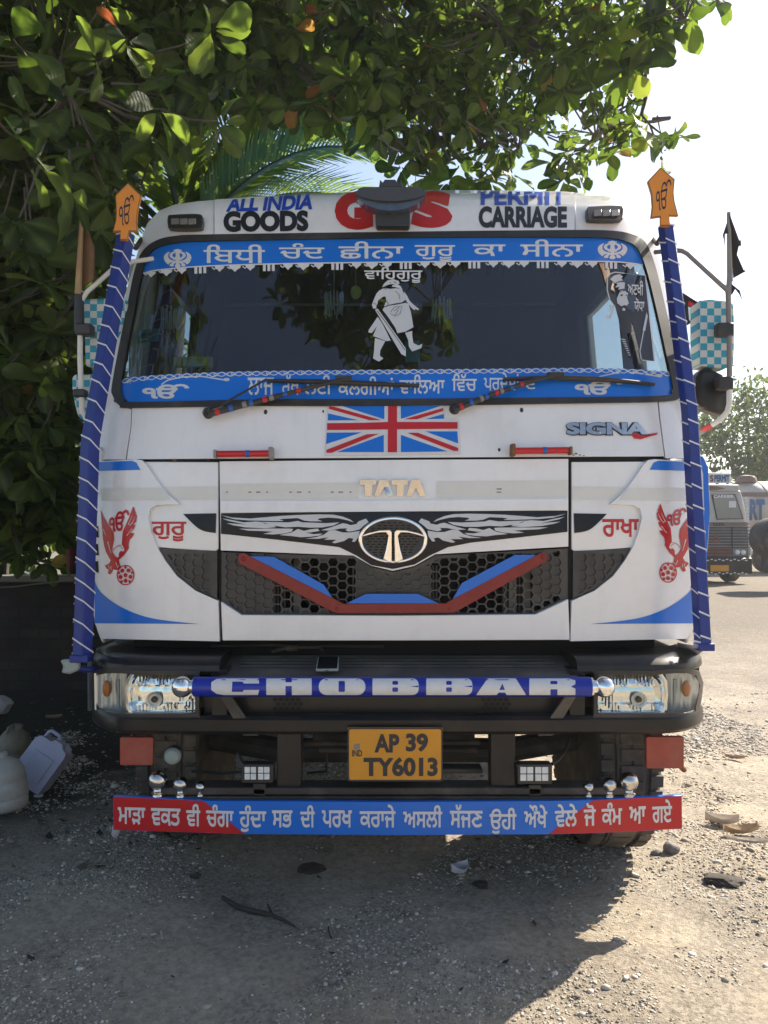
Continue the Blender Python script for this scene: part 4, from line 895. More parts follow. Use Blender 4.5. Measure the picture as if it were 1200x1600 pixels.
# --- decorated poles with plaques
def pole(path, w, ang, plaque, txt, spacing, s0=.02):
    pp = [Vector(p) for p in path]; seg = [(b_-a_).length for a_, b_ in zip(pp, pp[1:])]; L = sum(seg); ax = (pp[-1]-pp[-2]).normalized(); a = pp[-1]-ax*L; b = pp[-1]
    def pos(s):
        for k, q in enumerate(seg):
            if s <= q or k == len(seg)-1: return pp[k].lerp(pp[k+1], s/q)
            s -= q
    e1 = Vector((math.cos(ang), math.sin(ang), 0)); e2 = Vector((-math.sin(ang), math.cos(ang), 0))
    cor = [(-1, -1), (1, -1), (1, 1), (-1, 1)]
    ss = [0, seg[0]-.05, seg[0]-.015, seg[0]+.015, seg[0]+.05, L]; t = MB(); vs = []
    for q in ss: vs += [pos(q)+e1*(x*w/2)+e2*(y*w/2) for x, y in cor]
    k = len(ss); t.add(vs, [(0, 1, 2, 3), tuple(4*(k-1)+i for i in (3, 2, 1, 0))]+[(4*r+i, 4*r+(i+1) % 4, 4*r+4+(i+1) % 4, 4*r+4+i) for r in range(k-1) for i in range(4)])
    o = t.build('decorated_pole', 'poleblue', truck, bevel=.006)
    st = MB(); s = s0; drop = [0, -.02, -.065, -.085, -.105]; rg = random.Random(int(spacing*1000))
    while s < L-.01:
        h = .0035; vs = []; jt = rg.uniform(-.007, .007)
        for i in range(5):
            c = cor[i % 4]; dd = min(max(s+.05+drop[i]+jt+rg.uniform(-.002, .002), .01), L-.005)
            for hh in (-h, h): vs.append(pos(dd+hh)+e1*(c[0]*(w/2+.0012))+e2*(c[1]*(w/2+.0012)))
        st.add(vs, [(2*i, 2*i+2, 2*i+3, 2*i+1) for i in range(4)]); s += spacing
    st.build('white_stripe', 'letter', o)
    d = plaque[1]; t = MB(); add_sheet(t, [ccw(plaque[0])], flat(d), 0, .015); po = t.build('plaque', 'orange', truck, bevel=.002)
    edge = [ccw(plaque[0]), cw([(plaque[2][0]+(u-plaque[2][0])*.93, plaque[2][1]+(v-plaque[2][1])*.955) for u, v in plaque[0]])]
    decal('lettering', po, [(text_px('ੴ', txt, .0, rot=-.35), 'ink', .001), (edge, 'brown', .0008)], flat(d), grid=0)
    e = P(1021, 374, lift=-.01) if b.x > 0 else P(221, 374, lift=-.01); t = MB(); t.tube([a+ax*(L-.02), (a+ax*(L-.02)).lerp(e, .5)+Vector((0, .03, -.03)), e], .011, 8); t.build('pole_clamp', 'chassis', o)
qL = lambda p: Z(80, 270, 7.5, p); qR = lambda p: Z(1000, 250, 6.667, p)
pole([W(129, 1024, 3.12), W(141, 690, 3.20), W(197, 366, 3.32)], .056, R(-28), (qL([(900, 115), (1055, 260), (1012, 450), (1000, 580), (1010, 685), (905, 685), (890, 790), (805, 790), (812, 685), (720, 690), (755, 560), (760, 450), (750, 260)]), 3.26, (198, 330)), (186, 307, 209.5, 351), .083)
pole([W(1098, 1006, 3.10), W(1077, 640, 3.20), W(1040, 352, 3.32)], .050, R(12), (qR([(212, 78), (362, 200), (350, 340), (360, 430), (400, 585), (305, 580), (312, 690), (215, 690), (215, 590), (115, 605), (130, 480), (120, 350), (80, 220)]), 3.26, (1036, 302)), (1025, 283, 1049, 327), .088, s0=-.01)
t = MB(); t.box(W(1100, 1010, 3.10), (.065, .06, .03)); t.build('pole_foot', 'poleblue', truck, bevel=.004)
t = MB(); add_sheet(t, [[(92, 1032), (110, 1030), (116, 1028), (124, 1038), (122, 1048), (108, 1054), (94, 1052), (98, 1042)]], flat(3.1), 0, .03); t.build('pole_base_cloth', 'palegreen', truck, bevel=.01)
t = MB(); t.tube([W(110, 1042, 3.13), W(135, 1046, 3.16), W(160, 1046, 3.2)], .014, 8); t.box(W(127, 1028, 3.12), (.075, .06, .03)); t.build('pole_foot', 'poleblue', truck, bevel=.004)
t = MB(); t.add([W(1058, 1004, 3.2), W(1082, 1008, 3.05), W(1098, 1018, 3.1), W(1086, 1026, 3.2), W(1060, 1012, 3.3)], [(0, 1, 2, 3, 4)]); t.build('silver_sheet', 'silver', truck)  # flat silver sheet on the right end of the bumper

# --- mirrors and their arms
def rbox(outline, d, th, name, m, parent, bevel=.02, mats=None):
    t = MB(); add_sheet(t, [ccw(outline)], flat(d), 0, th, 0); return t.build(name, m, parent, bevel)
t = MB(); t.tube([W(1024, 394, 3.55), W(1055, 391, 3.42), W(1066, 392, 3.40), W(1074, 396, 3.39), W(1136, 453, 3.36), W(1138, 462, 3.36)], .0105, 10)
t.tube([W(1141, 420, 3.36), W(1138, 462, 3.36), W(1139.5, 520, 3.36), W(1140, 600, 3.36), W(1139.5, 632, 3.36), W(1136, 644, 3.37), W(1126, 655, 3.39), W(1090, 679, 3.48)], .0115, 10, mi=0)
ma = t.build('mirror_arm', 'grey', truck)
t = MB(); t.tube([W(1139.8, 590, 3.36), W(1140, 600, 3.36), W(1139.5, 632, 3.36), W(1136, 644, 3.37), W(1126, 655, 3.39), W(1112, 664, 3.42)], .0122, 10, mi=0); t.tube([W(1112, 664, 3.42), W(1098, 673, 3.46)], .0124, 10, mi=1); t.build('painted_section', ['offwhite', 'red'], ma)
rbox(smooth_pts([(1092, 478), (1098, 469), (1115, 468), (1140, 472), (1147, 484), (1147, 560), (1143, 571), (1128, 575), (1102, 572), (1093, 562)], 3), 3.42, .10, 'wing_mirror', 'check', truck, .02)
rbox([(1094, 576), (1112, 575), (1143, 590), (1148, 604), (1140, 640), (1133, 649), (1095, 637), (1090, 626), (1090, 588)], 3.42, .09, 'wing_mirror', 'bumper', truck, .02)
for v_, w_ in ((516, .075), (600, .07)):
    t = MB(); t.box(W(1131, v_, 3.37), (w_, .05, .06)); t.build('mirror_clamp', 'black', truck, bevel=.01)
t = MB(); add_sheet(t, [[(1066, 455), (1092, 470), (1088, 496), (1076, 508), (1070, 495)]], flat(3.6), 0, .05); km = t.build('kerb_mirror', 'bumper', truck, bevel=.01)
decal('marker_patch', km, [([[(1076, 470), (1084, 474), (1082, 480), (1075, 477)]], 'red', .001), ([[(1075, 479), (1086, 483), (1084, 494), (1077, 501)]], 'letter', .001)], flat(3.6), grid=0)
# black rag on its stick (right)
t = MB(); t.tube([W(1140.5, 440, 3.36), W(1138.5, 332, 3.36)], [.013, .008], 8); t.build('flag_stick', 'grey', truck)
t = MB()
rag = lambda c, k: add_sheet(t, [ccw(Z(1000, 250, 6.667, c))], lambda x, z: 3.36+k*math.sin(x*60+z*25)*.012, 0, .004, 3)
rag([(935, 560), (955, 620), (1035, 840), (1050, 830), (1055, 890), (1030, 895), (1010, 985), (1080, 1145), (1108, 1155), (975, 1230), (960, 1000), (940, 800)], 1)
rag([(912, 640), (918, 760), (885, 770), (884, 885), (878, 830), (865, 780), (895, 690)], -1); rag([(940, 1260), (965, 1300), (1040, 1360), (1064, 1450), (1040, 1400), (995, 1340), (960, 1400), (930, 1380)], 1)
t.build('rag_flag', 'rag', truck)
# left side
t = MB(); t.tube([W(240, 404, 3.5), W(186, 412, 3.45), W(136, 456, 3.40), W(127, 470, 3.40)], .0105, 10); t.tube([W(126, 455, 3.4), W(125, 560, 3.4), W(128, 640, 3.4), W(133, 652, 3.42), W(170, 672, 3.5)], .0115, 10)
t.build('mirror_arm', 'offwhite', truck)
t = MB(); t.tube([W(124, 456, 3.4), W(123, 520, 3.4)], .020, 12); t.box(W(133, 516, 3.4), (.07, .06, .05)); t.build('mirror_clamp', 'black', truck, bevel=.008); t = MB(); t.box(W(126, 615, 3.4), (.055, .05, .035)); t.build('mirror_clamp', 'black', truck, bevel=.008)
rbox([(129, 466), (165, 465), (200, 468), (195, 560), (185, 575), (132, 572)], 3.46, .06, 'wing_mirror', 'check', truck, .015)
rbox(smooth_pts([(112, 589), (135, 585), (175, 586), (172, 655), (130, 656), (118, 640)], 3), 3.46, .06, 'wing_mirror', 'check', truck, .015)
t = MB(); add_sheet(t, [ccw(qL([(360, 475), (395, 530), (425, 665), (500, 870), (495, 1240), (380, 1330), (275, 1335), (290, 1000), (315, 650)]))], lambda x, z: 3.40+.02*math.sin(x*55), 0, .012, 4); t.build('cloth_flag', 'brown', truck, bevel=.003)
t = MB(); t.tube([W(122, 460, 3.39), W(128, 334, 3.39)], [.016, .008], 8); t.build('flag_stick', 'tan', truck)
# ================================================================== GROUND
def vnoise(x, y, seed=0):
    xi = np.floor(x).astype(np.int64); yi = np.floor(y).astype(np.int64); fx = x-xi; fy = y-yi
    fx = fx*fx*(3-2*fx); fy = fy*fy*(3-2*fy)
    def h(a, b):
        n = (a*374761393+b*668265263+seed*974711) & 0x7fffffff; n = ((n ^ (n >> 13))*1274126177) & 0x7fffffff
        return ((n ^ (n >> 16)) & 0xffff)/65535.0
    return (h(xi, yi)*(1-fx)+h(xi+1, yi)*fx)*(1-fy)+(h(xi, yi+1)*(1-fx)+h(xi+1, yi+1)*fx)*fy
def fbm(x, y, o=4, seed=0):
    s = 0; a = .5
    for i in range(o): s = s+a*vnoise(x*2**i, y*2**i, seed+i*17); a *= .5
    return s
def ground_z(x, y):
    near = np.clip(1-(np.hypot(x-.2, (y-3.5)*.8)-6)/8, 0.15, 1)
    z = (fbm(x*.9, y*.9, 3, 3)-.45)*.07*near+(fbm(x*5, y*5, 3, 9)-.45)*.022*near+(vnoise(x*16, y*16, 5)-.5)*.008*near
    rut = np.sin((x*.83+y*.55)*5.2+.6)*np.exp(-((x*.83+y*.55-2.2)**2)/3); z = z-.014*rut
    z = z+.05*np.exp(-((x-1.62)**2/.12+(y-3.45)**2/.03))+.03*np.exp(-((x-1.5)**2/.3+(y-3.1)**2/.02))
    z = z*np.clip((np.hypot(x-1.05, y-3.74)-.15)/.5, 0, 1)*np.clip((np.hypot(x+.95, y-3.74)-.15)/.5, 0, 1)
    return z-.012
def graded(lo, hi, a, b, fine, grow=1.22):
    mid = list(np.arange(a, b, fine)); s = fine; p = a; left = []
    while p > lo: s *= grow; p -= s; left.append(p)
    s = fine; p = mid[-1]; right = []
    while p < hi: s *= grow; p += s; right.append(p)
    return np.array(left[::-1]+mid+right)
gx = graded(-700, 700, -2.4, 3.2, .032); gy = graded(-500, 900, 1.9, 6.2, .032)
X, Y = np.meshgrid(gx, gy); ZZ = ground_z(X, Y)
nx, ny = len(gx), len(gy)
me = bpy.data.meshes.new('ground')
V = np.stack([X.ravel(), Y.ravel(), ZZ.ravel()], 1)
ii = np.arange(nx*ny).reshape(ny, nx); Q = np.stack([ii[:-1, :-1], ii[:-1, 1:], ii[1:, 1:], ii[1:, :-1]], -1).reshape(-1, 4)
def np_mesh(name, V, Fc, k):
    me = bpy.data.meshes.new(name); me.vertices.add(len(V)); me.vertices.foreach_set('co', np.ascontiguousarray(V, np.float32).ravel())
    me.loops.add(len(Fc)*k); me.loops.foreach_set('vertex_index', np.ascontiguousarray(Fc, np.int32).ravel())
    me.polygons.add(len(Fc)); me.polygons.foreach_set('loop_start', np.arange(0, len(Fc)*k, k, dtype=np.int32))
    me.update(calc_edges=True); return me
def ground_mat():
    m = bpy.data.materials.new('dusty_gravel'); m.use_nodes = True; n = m.node_tree.nodes; l = m.node_tree.links; b = n['Principled BSDF']
    tc = n.new('ShaderNodeTexCoord')
    def noise(s, d=8, r=.6):
        t = n.new('ShaderNodeTexNoise'); t.inputs['Scale'].default_value = s; t.inputs['Detail'].default_value = d; t.inputs['Roughness'].default_value = r
        l.new(tc.outputs['Object'], t.inputs['Vector']); return t.outputs['Fac']
    def ramp(f, *st):
        r = n.new('ShaderNodeValToRGB'); e = r.color_ramp.elements
        while len(e) < len(st): e.new(.5)
        for q, (p, c) in zip(e, st): q.position = p; q.color = (*c, 1)
        l.new(f, r.inputs[0]); return r.outputs[0]
    def mix(f, a, c, t='MIX'):
        x = n.new('ShaderNodeMix'); x.data_type = 'RGBA'; x.blend_type = t
        if isinstance(f, float): x.inputs[0].default_value = f
        else: l.new(f, x.inputs[0])
        for s, q in ((6, a), (7, c)):
            if isinstance(q, tuple): x.inputs[s].default_value = (*q, 1)
            else: l.new(q, x.inputs[s])
        return x.outputs[2]
    base = ramp(noise(1.1, 10, .65), (.3, (.29, .235, .172)), (.5, (.46, .395, .305)), (.72, (.56, .495, .395)))
    fine = ramp(noise(34, 6, .7), (.32, (.62, .62, .62)), (.6, (1.08, 1.06, 1.04)))
    c = mix(1.0, base, fine, 'MULTIPLY')
    sp = n.new('ShaderNodeTexVoronoi'); sp.inputs['Scale'].default_value = 75; l.new(tc.outputs['Object'], sp.inputs['Vector'])
    gm = ramp(noise(1.7, 6), (.44, (0, 0, 0)), (.54, (1, 1, 1)))
    st = ramp(sp.outputs['Color'], (.2, (.17, .145, .115)), (.8, (.43, .385, .32)))
    c = mix(gm, c, mix(.55, c, st))
    oil = ramp(noise(2.6, 9, .72), (.60, (0, 0, 0)), (.70, (.75, .75, .75)))
    c = mix(oil, c, (.07, .06, .05))
    # soil gets darker towards the wall on the left, with a noisy edge
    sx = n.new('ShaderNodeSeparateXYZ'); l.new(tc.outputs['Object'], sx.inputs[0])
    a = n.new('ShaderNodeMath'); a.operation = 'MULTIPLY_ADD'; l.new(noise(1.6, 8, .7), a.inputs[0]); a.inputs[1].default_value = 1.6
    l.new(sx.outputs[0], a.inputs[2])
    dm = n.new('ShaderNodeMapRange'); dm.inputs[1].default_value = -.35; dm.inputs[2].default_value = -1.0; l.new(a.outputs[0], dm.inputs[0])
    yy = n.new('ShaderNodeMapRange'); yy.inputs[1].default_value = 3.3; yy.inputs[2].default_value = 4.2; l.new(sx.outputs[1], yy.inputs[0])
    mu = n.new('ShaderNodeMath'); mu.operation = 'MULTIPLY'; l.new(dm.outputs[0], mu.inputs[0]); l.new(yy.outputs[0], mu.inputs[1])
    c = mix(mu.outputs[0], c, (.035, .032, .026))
    # the far yard is greyer, toned down where sunlight overexposed it
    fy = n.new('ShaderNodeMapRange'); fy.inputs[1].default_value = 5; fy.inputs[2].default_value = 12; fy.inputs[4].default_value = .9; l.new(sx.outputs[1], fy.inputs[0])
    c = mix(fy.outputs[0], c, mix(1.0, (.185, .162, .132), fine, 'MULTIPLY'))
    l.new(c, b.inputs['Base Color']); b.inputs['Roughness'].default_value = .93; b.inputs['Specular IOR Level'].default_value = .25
    bp = n.new('ShaderNodeBump'); bp.inputs['Strength'].default_value = 1.0; bp.inputs['Distance'].default_value = .02
    hs = n.new('ShaderNodeMath'); hs.operation = 'ADD'; l.new(noise(55, 8, .75), hs.inputs[0]); l.new(noise(9, 6, .6), hs.inputs[1]); l.new(hs.outputs[0], bp.inputs['Height'])
    l.new(bp.outputs[0], b.inputs['Normal']); return m
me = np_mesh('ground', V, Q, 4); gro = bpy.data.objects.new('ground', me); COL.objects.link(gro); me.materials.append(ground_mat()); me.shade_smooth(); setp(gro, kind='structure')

# pebbles and grit: nobody could count them
def ico():
    bm = bmesh.new(); bmesh.ops.create_icosphere(bm, subdivisions=1, radius=1); v = np.array([p.co[:] for p in bm.verts]); f_ = np.array([[q.index for q in f.verts] for f in bm.faces]); bm.free(); return v, f_
iv, if_ = ico()
def attr_mat(name, stops, rough=.9, vary=None):
    m = bpy.data.materials.new(name); m.use_nodes = True; n = m.node_tree.nodes; l = m.node_tree.links
    a = n.new('ShaderNodeAttribute'); a.attribute_name = 'rnd'; r = n.new('ShaderNodeValToRGB'); e = r.color_ramp.elements
    while len(e) < len(stops): e.new(.5)
    for q, (p, c) in zip(e, stops): q.position = p; q.color = (*c, 1)
    l.new(a.outputs['Fac'], r.inputs[0]); l.new(r.outputs[0], n['Principled BSDF'].inputs['Base Color']); n['Principled BSDF'].inputs['Roughness'].default_value = rough
    n['Principled BSDF'].inputs['Specular IOR Level'].default_value = .3
    return m
def scatter(N):
    px = RNG.uniform(-2.6, 3.6, N*5); py = 1.85+RNG.random(N*5)**1.5*5.2
    dn = fbm(px*1.7+3, py*1.7, 3, 21)+.25*fbm(px*6, py*6, 2, 4)
    keep = RNG.random(N*5) < np.clip((dn-.52)*8.0, .025, 1); px, py = px[keep][:N], py[keep][:N]
    return px, py
px, py = scatter(90000); n_ = len(px)
sz = (.0018+.0046*RNG.random(n_)**2.4+.011*(RNG.random(n_) > .985)*RNG.random(n_))*np.clip(py/3, .9, 2)
rot = RNG.random((n_, 3))*6.28; cs_, sn_ = np.cos(rot), np.sin(rot)
sc3 = sz[:, None]*np.stack([RNG.uniform(.8, 1.7, n_), RNG.uniform(.7, 1.2, n_), RNG.uniform(.45, .9, n_)], 1)
P3 = iv[None]*(1+.75*(RNG.random((n_, len(iv), 1))-.5))*sc3[:, None]
xx = P3[..., 0]*cs_[:, None, 0]-P3[..., 1]*sn_[:, None, 0]; yy_ = P3[..., 0]*sn_[:, None, 0]+P3[..., 1]*cs_[:, None, 0]; zz_ = P3[..., 2]
P3 = np.stack([xx+px[:, None], yy_+py[:, None], zz_+(ground_z(px, py)+sc3[:, 2]*.12)[:, None]], -1).reshape(-1, 3)
FF = (if_[None]+np.arange(n_)[:, None, None]*len(iv)).reshape(-1, 3)
me = np_mesh('gravel', P3, FF, 3); at = me.attributes.new('rnd', 'FLOAT', 'FACE'); at.data.foreach_set('value', np.repeat(RNG.random(n_), len(if_)).astype(np.float32))
gv = bpy.data.objects.new('gravel', me); COL.objects.link(gv); me.materials.append(attr_mat('pebble', [(0, (.13, .11, .085)), (.35, (.30, .26, .205)), (.75, (.44, .395, .33)), (1, (.60, .56, .49))])); setp(gv, kind='stuff')

M['earth'] = mat('dry_earth', (.34, .25, .17), .95, var=.35, vscale=.6, bump=.5, bscale=3)
bx_ = np.linspace(-90, 90, 91); bz_ = [(-14, -.2), (-16, .9), (-18, 1.6), (-21, 2.2), (-26, 2.5), (-40, 2.6), (-60, -.3)]
EV = np.array([(x, y+2.5*fbm(np.array([x*.11]), np.array([y*.2]), 3, 5)[0], z*.85*(.6+.8*fbm(np.array([x*.16]), np.array([3.]), 3, 8)[0])) for x in bx_ for y, z in bz_]); k_ = len(bz_)
EF = np.array([(i*k_+j, (i+1)*k_+j, (i+1)*k_+j+1, i*k_+j+1) for i in range(90) for j in range(k_-1)])
me = np_mesh('added_bounce_hill', EV, EF, 4); eo = bpy.data.objects.new('added_bounce_hill', me); COL.objects.link(eo); me.materials.append(M['earth']); me.shade_smooth(); setp(eo, kind='structure')  # unseen earth bank added behind the viewer for chrome reflections and warm bounce
def gpt(u, v): d = F*H/(v-V0); p = W(u, v, d); p.z = float(ground_z(np.array([p.x]), np.array([p.y]))[0]); return p
def rock(name, c, s, m, label, cat, group=None, seed=0, flatk=.6):
    bm = bmesh.new(); bmesh.ops.create_icosphere(bm, subdivisions=3, radius=1); rg = np.random.default_rng(seed); k = rg.normal(size=(9, 3)); k /= np.linalg.norm(k, axis=1)[:, None]; of = rg.uniform(.55, .9, 9)
    for v in bm.verts:
        p = np.array(v.co); 
        for a, o in zip(k, of):
            d = p@a
            if d > o: p = p-a*(d-o)
        v.co = Vector(p*(1+(.32 if cat == 'clod' else .05)*rg.random())*np.array([s, s*.85, s*flatk]))+Vector(c)+Vector((0, 0, s*flatk*.45))
    me = bpy.data.meshes.new(name); bm.to_mesh(me); bm.free(); return setp(link(name, me, None, [m], smooth=25), label, cat, group)
M['stone'] = mat('grey_stone', (.17, .155, .145), .9, var=.4, vscale=25, bump=.4, bscale=60)
M['darkclod'] = mat('dark_clod', (.05, .042, .035), .95, var=.4, vscale=30, bump=.5, bscale=80)
M['wood'] = mat('twig_bark', (.045, .035, .028), .85, var=.4, vscale=40)
rock('stone', gpt(1047, 1329), .045, 'stone', 'grey angular stone, larger of a pair near the lit front tyre', 'stone', seed=1, flatk=.75)
rock('stone', gpt(1024, 1331), .026, 'stone', 'small brown stone touching the bigger grey angular stone', 'stone', seed=2)
rock('dirt_clod', gpt(751, 1384), .034, 'darkclod', 'dark round clod in the shade next to the paper scrap', 'clod', seed=3, flatk=.35)
rock('dirt_clod', gpt(486, 1352), .055, 'darkclod', 'wide flat dark clod under the middle of the slogan board', 'clod', seed=4, flatk=.3)
rock('dirt_clod', gpt(305, 1368), .022, 'darkclod', 'small dark clod between the fallen twig and the jerrycans', 'clod', seed=5, flatk=.5)
rock('dirt_clod', gpt(1130, 1382), .07, 'darkclod', 'low brown clod on the sunlit ground beyond the reach of the truck shadow', 'clod', seed=6, flatk=.25)
t = MB(); pts = [gpt(u, v)+Vector((0, 0, .012)) for u, v in ((348, 1400), (372, 1416), (400, 1424), (425, 1426), (445, 1436), (461, 1446))]
t.tube(pts, [.008, .011, .010, .008, .006, .004], 8); t.tube([pts[3], gpt(418, 1412)+Vector((0, 0, .02))], [.006, .003], 6)
setp(t.build('fallen_twig', 'wood'), 'dark crooked twig lying on the shaded gravel', 'twig')
t = MB(); t.tube([gpt(513, 1442)+Vector((0, 0, .006)), gpt(513, 1452)+Vector((0, 0, .008)), gpt(518, 1462)+Vector((0, 0, .006))], .0035, 6); setp(t.build('fallen_twig', 'wood'), 'short bent bit of twig beside the long dark twig', 'twig')
M['paper'] = mat('crumpled_paper', (.55, .54, .56), .8); M['dryleaf'] = mat('dry_leaf', (.38, .27, .17), .75, var=.3, vscale=30); M['pulp'] = mat('pale_litter', (.55, .48, .40), .8, var=.2)
def scrap(name, u, v, w, h, m, label, cat, curl=.02, rot=0, seed=0):
    c = gpt(u, v); rg = random.Random(seed); n = 8; vs = []; t = MB()
    for layer in (0, .0015):
        for i in range(n+1):
            for j in range(5):
                a = i/n-.5; b = j/4-.5; ww = max(.12, math.cos(a*2.7)); x = a*w; y = b*h*ww
                z = .006+curl*(4*b*b)+curl*.8*a*a*3+rg.uniform(0, .004)+layer; vs.append(c+Vector((x*math.cos(rot)-y*math.sin(rot), x*math.sin(rot)+y*math.cos(rot), z)))
    k = (n+1)*5; fs = []
    for L in (0, k):
        for i in range(n):
            for j in range(4): q = [L+i*5+j, L+i*5+j+1, L+(i+1)*5+j+1, L+(i+1)*5+j]; fs.append(q if L else q[::-1])
    t.add(vs, fs); return setp(t.build(name, m), label, cat)
scrap('paper_scrap', 719, 1367, .09, .07, 'paper', 'crumpled whitish paper scrap on the shaded gravel in front of the board', 'litter', .03, .5, 1)
scrap('paper_scrap', 180, 1309, .045, .07, 'paper', 'tiny pale scrap on the shaded ground near the lilac jerrycan side of the board', 'litter', .04, 1, 2)
scrap('dry_leaf', 1128, 1285, .16, .07, 'pulp', 'pale curled dry leaf on sunlit ground next to the red board end', 'leaf', .035, -.3, 3)
scrap('dry_leaf', 1158, 1303, .18, .07, 'dryleaf', 'brown dry leaf lying just beyond the pale curled one', 'leaf', .03, .1, 4)
scrap('dry_leaf', 1172, 1326, .20, .04, 'pulp', 'long thin pale dry leaf between the brown one and the low clod', 'leaf', .015, -.2, 5)
scrap('dry_leaf', 1148, 1186, .12, .04, 'dryleaf', 'small brown dry leaf on the sunlit ground level with the bumper', 'leaf', .015, -.5, 6)
scrap('dry_leaf', 84, 1123, .12, .06, 'dryleaf', 'yellowish dry leaf on the dark soil above the jerrycans', 'leaf', .02, .2, 7)
# ------------------------------------------------------------------ phone on the bumper step
ph = thing('mobile_phone', W(512, 1052, 3.06), 'mobile phone with pale green rim lying on the bumper step above the name bar', 'phone')
pz = .9445+.006; t = MB(); c0 = Vector(((512-600)*3.07/F, 3.075, pz+.006)); sl = Matrix.Rotation(R(7.7), 3, 'X')@Matrix.Rotation(R(2), 3, 'Z')
t.box(c0, (.088, .165, .011), sl); t.build('phone_body', 'palegreen', ph, bevel=.004)
t = MB(); t.box(c0+sl@Vector((0, 0, .0062)), (.078, .152, .0016), sl); t.build('phone_screen', 'glossblack', ph, bevel=.0006)
t = MB(); t.box(c0+sl@Vector((0, -.083, 0)), (.011, .002, .003), sl); t.build('charge_port', 'ink', ph)
# ------------------------------------------------------------------ jerrycans
M['canlilac'] = mat('lilac_plastic', (.36, .38, .52), .4, var=.12, vscale=8, dirt=(.3, 9)); M['canwhite'] = mat('dirty_white_plastic', (.42, .42, .39), .45, var=.2, vscale=10, dirt=(.7, 7)); M['canolive'] = mat('murky_plastic', (.15, .15, .11), .5, var=.3, vscale=9, dirt=(.6, 8))
def jerrycan(loc, rot, sc, m, label):
    r = thing('jerrycan', loc, label, 'jerrycan'); r.rotation_euler = rot; r.scale = (sc,)*3
    b = MB(); sec = [(-.13, .0), (-.13, .30), (-.10, .335), (-.02, .335), (.0, .36), (.06, .36), (.08, .335), (.12, .32), (.13, .29), (.13, 0)]
    n = len(sec); 
    b.add([(x, y, z) for y in (-.095, .095) for x, z in sec], [tuple(range(n))[::-1], tuple(range(n, 2*n))]+[(i, (i+1) % n, (i+1) % n+n, i+n) for i in range(n)])
    for y in (-.096, .096): b.add([(x, y+k*math.copysign(.005, y), z) for k in (0, 1) for x, z in ((-.08, .06), (.08, .06), (.08, .24), (-.08, .24))], [(0, 1, 2, 3), (4, 5, 6, 7), (0, 1, 5, 4), (1, 2, 6, 5), (2, 3, 7, 6), (3, 0, 4, 7)])
    def put(mb, name, bev):
        me = mb.mesh(name); o = bpy.data.objects.new(name, me); COL.objects.link(o); me.materials.append(M[m]); me.shade_smooth(); me.set_sharp_from_angle(angle=R(40)); o.parent = r
        if bev: addbevel(o, bev, 3)
    put(b, 'can_body', .034)
    h = MB(); h.tube([(-.10, 0, .325), (-.10, 0, .37), (-.085, 0, .385), (-.02, 0, .385), (.0, 0, .37), (.0, 0, .35)], .014, 10); put(h, 'handle', 0)
    c = MB(); c.lathe([(.028, 0), (.028, .03), (.024, .034), (.001, .034)], (.085, 0, .325), (.25, 0, 1), 18); put(c, 'cap', 0)
jerrycan(gpt(38, 1238)+Vector((0, .03, .055)), (R(-20), R(32), R(-4)), .80, 'canlilac', 'lilac tinted plastic jerrycan tipped over against the dirty white can')
def barrel_can(loc, rot, sc, m, label):
    r = thing('plastic_can', loc, label, 'can'); r.rotation_euler = rot; r.scale = (sc*.95, sc*.78, sc*1.02); rg = random.Random(4)
    def put(mb, name): me = mb.mesh(name); o = bpy.data.objects.new(name, me); COL.objects.link(o); me.materials.append(M[m]); me.shade_smooth(); me.set_sharp_from_angle(angle=R(50)); o.parent = r
    b = MB(); pr = [(.02, 0), (.085, .003), (.112, .02), (.122, .06), (.119, .066), (.119, .074), (.123, .08), (.124, .15), (.120, .156), (.120, .164), (.123, .17), (.118, .23), (.095, .275), (.055, .295), (.05, .30)]
    b.lathe([(rad*(1+rg.uniform(-.012, .012)), h) for rad, h in pr], (0, 0, 0), (0, 0, 1), 28); put(b, 'can_body')
    c = MB(); c.lathe([(.036, 0), (.036, .03), (.03, .036), (.001, .037)], (0, 0, .298), (0, 0, 1), 20); put(c, 'cap')
    h = MB(); h.tube([(-.09, 0, .27), (-.085, 0, .315), (-.045, 0, .33), (-.03, 0, .30)], .012, 8); put(h, 'handle')
barrel_can(gpt(14, 1262)+Vector((0, 0, -.005)), (R(-8), R(-8), R(20)), .93, 'canwhite', 'dirty whitish rounded plastic can standing before the lilac jerrycan')
barrel_can(gpt(2, 1212)+Vector((0, .06, 0)), (R(8), R(10), R(70)), .92, 'canolive', 'murky olive plastic can half hidden behind the whitish one')
# leaf litter and soil crumbs under the tree: uncountable
ln = 420; lx = np.concatenate([RNG.uniform(-3.4, -1.15, 300), RNG.uniform(-1.3, 3.6, 120)]); ly = np.concatenate([RNG.uniform(3.3, 6.8, 300), RNG.uniform(2.3, 6.5, 120)]); lz = ground_z(lx, ly)+.006
la = RNG.random(ln)*6.28; ls = RNG.uniform(.012, .05, ln)*np.where(lx > -1.2, .5, 1); q_ = []
for x, y, z, a, s_ in zip(lx, ly, lz, la, ls):
    c_, n_2 = math.cos(a), math.sin(a)
    for u_, v_, w_ in ((-1, 0, .2), (-.1, -.42, 0), (1, .05, .25), (.1, .42, .12)): q_.append((x+s_*(u_*c_-v_*n_2), y+s_*(u_*n_2+v_*c_), z+s_*w_))
me = np_mesh('leaf_litter', np.array(q_), np.arange(ln*4).reshape(-1, 4), 4); at = me.attributes.new('rnd', 'FLOAT', 'FACE'); at.data.foreach_set('value', RNG.random(ln).astype(np.float32))
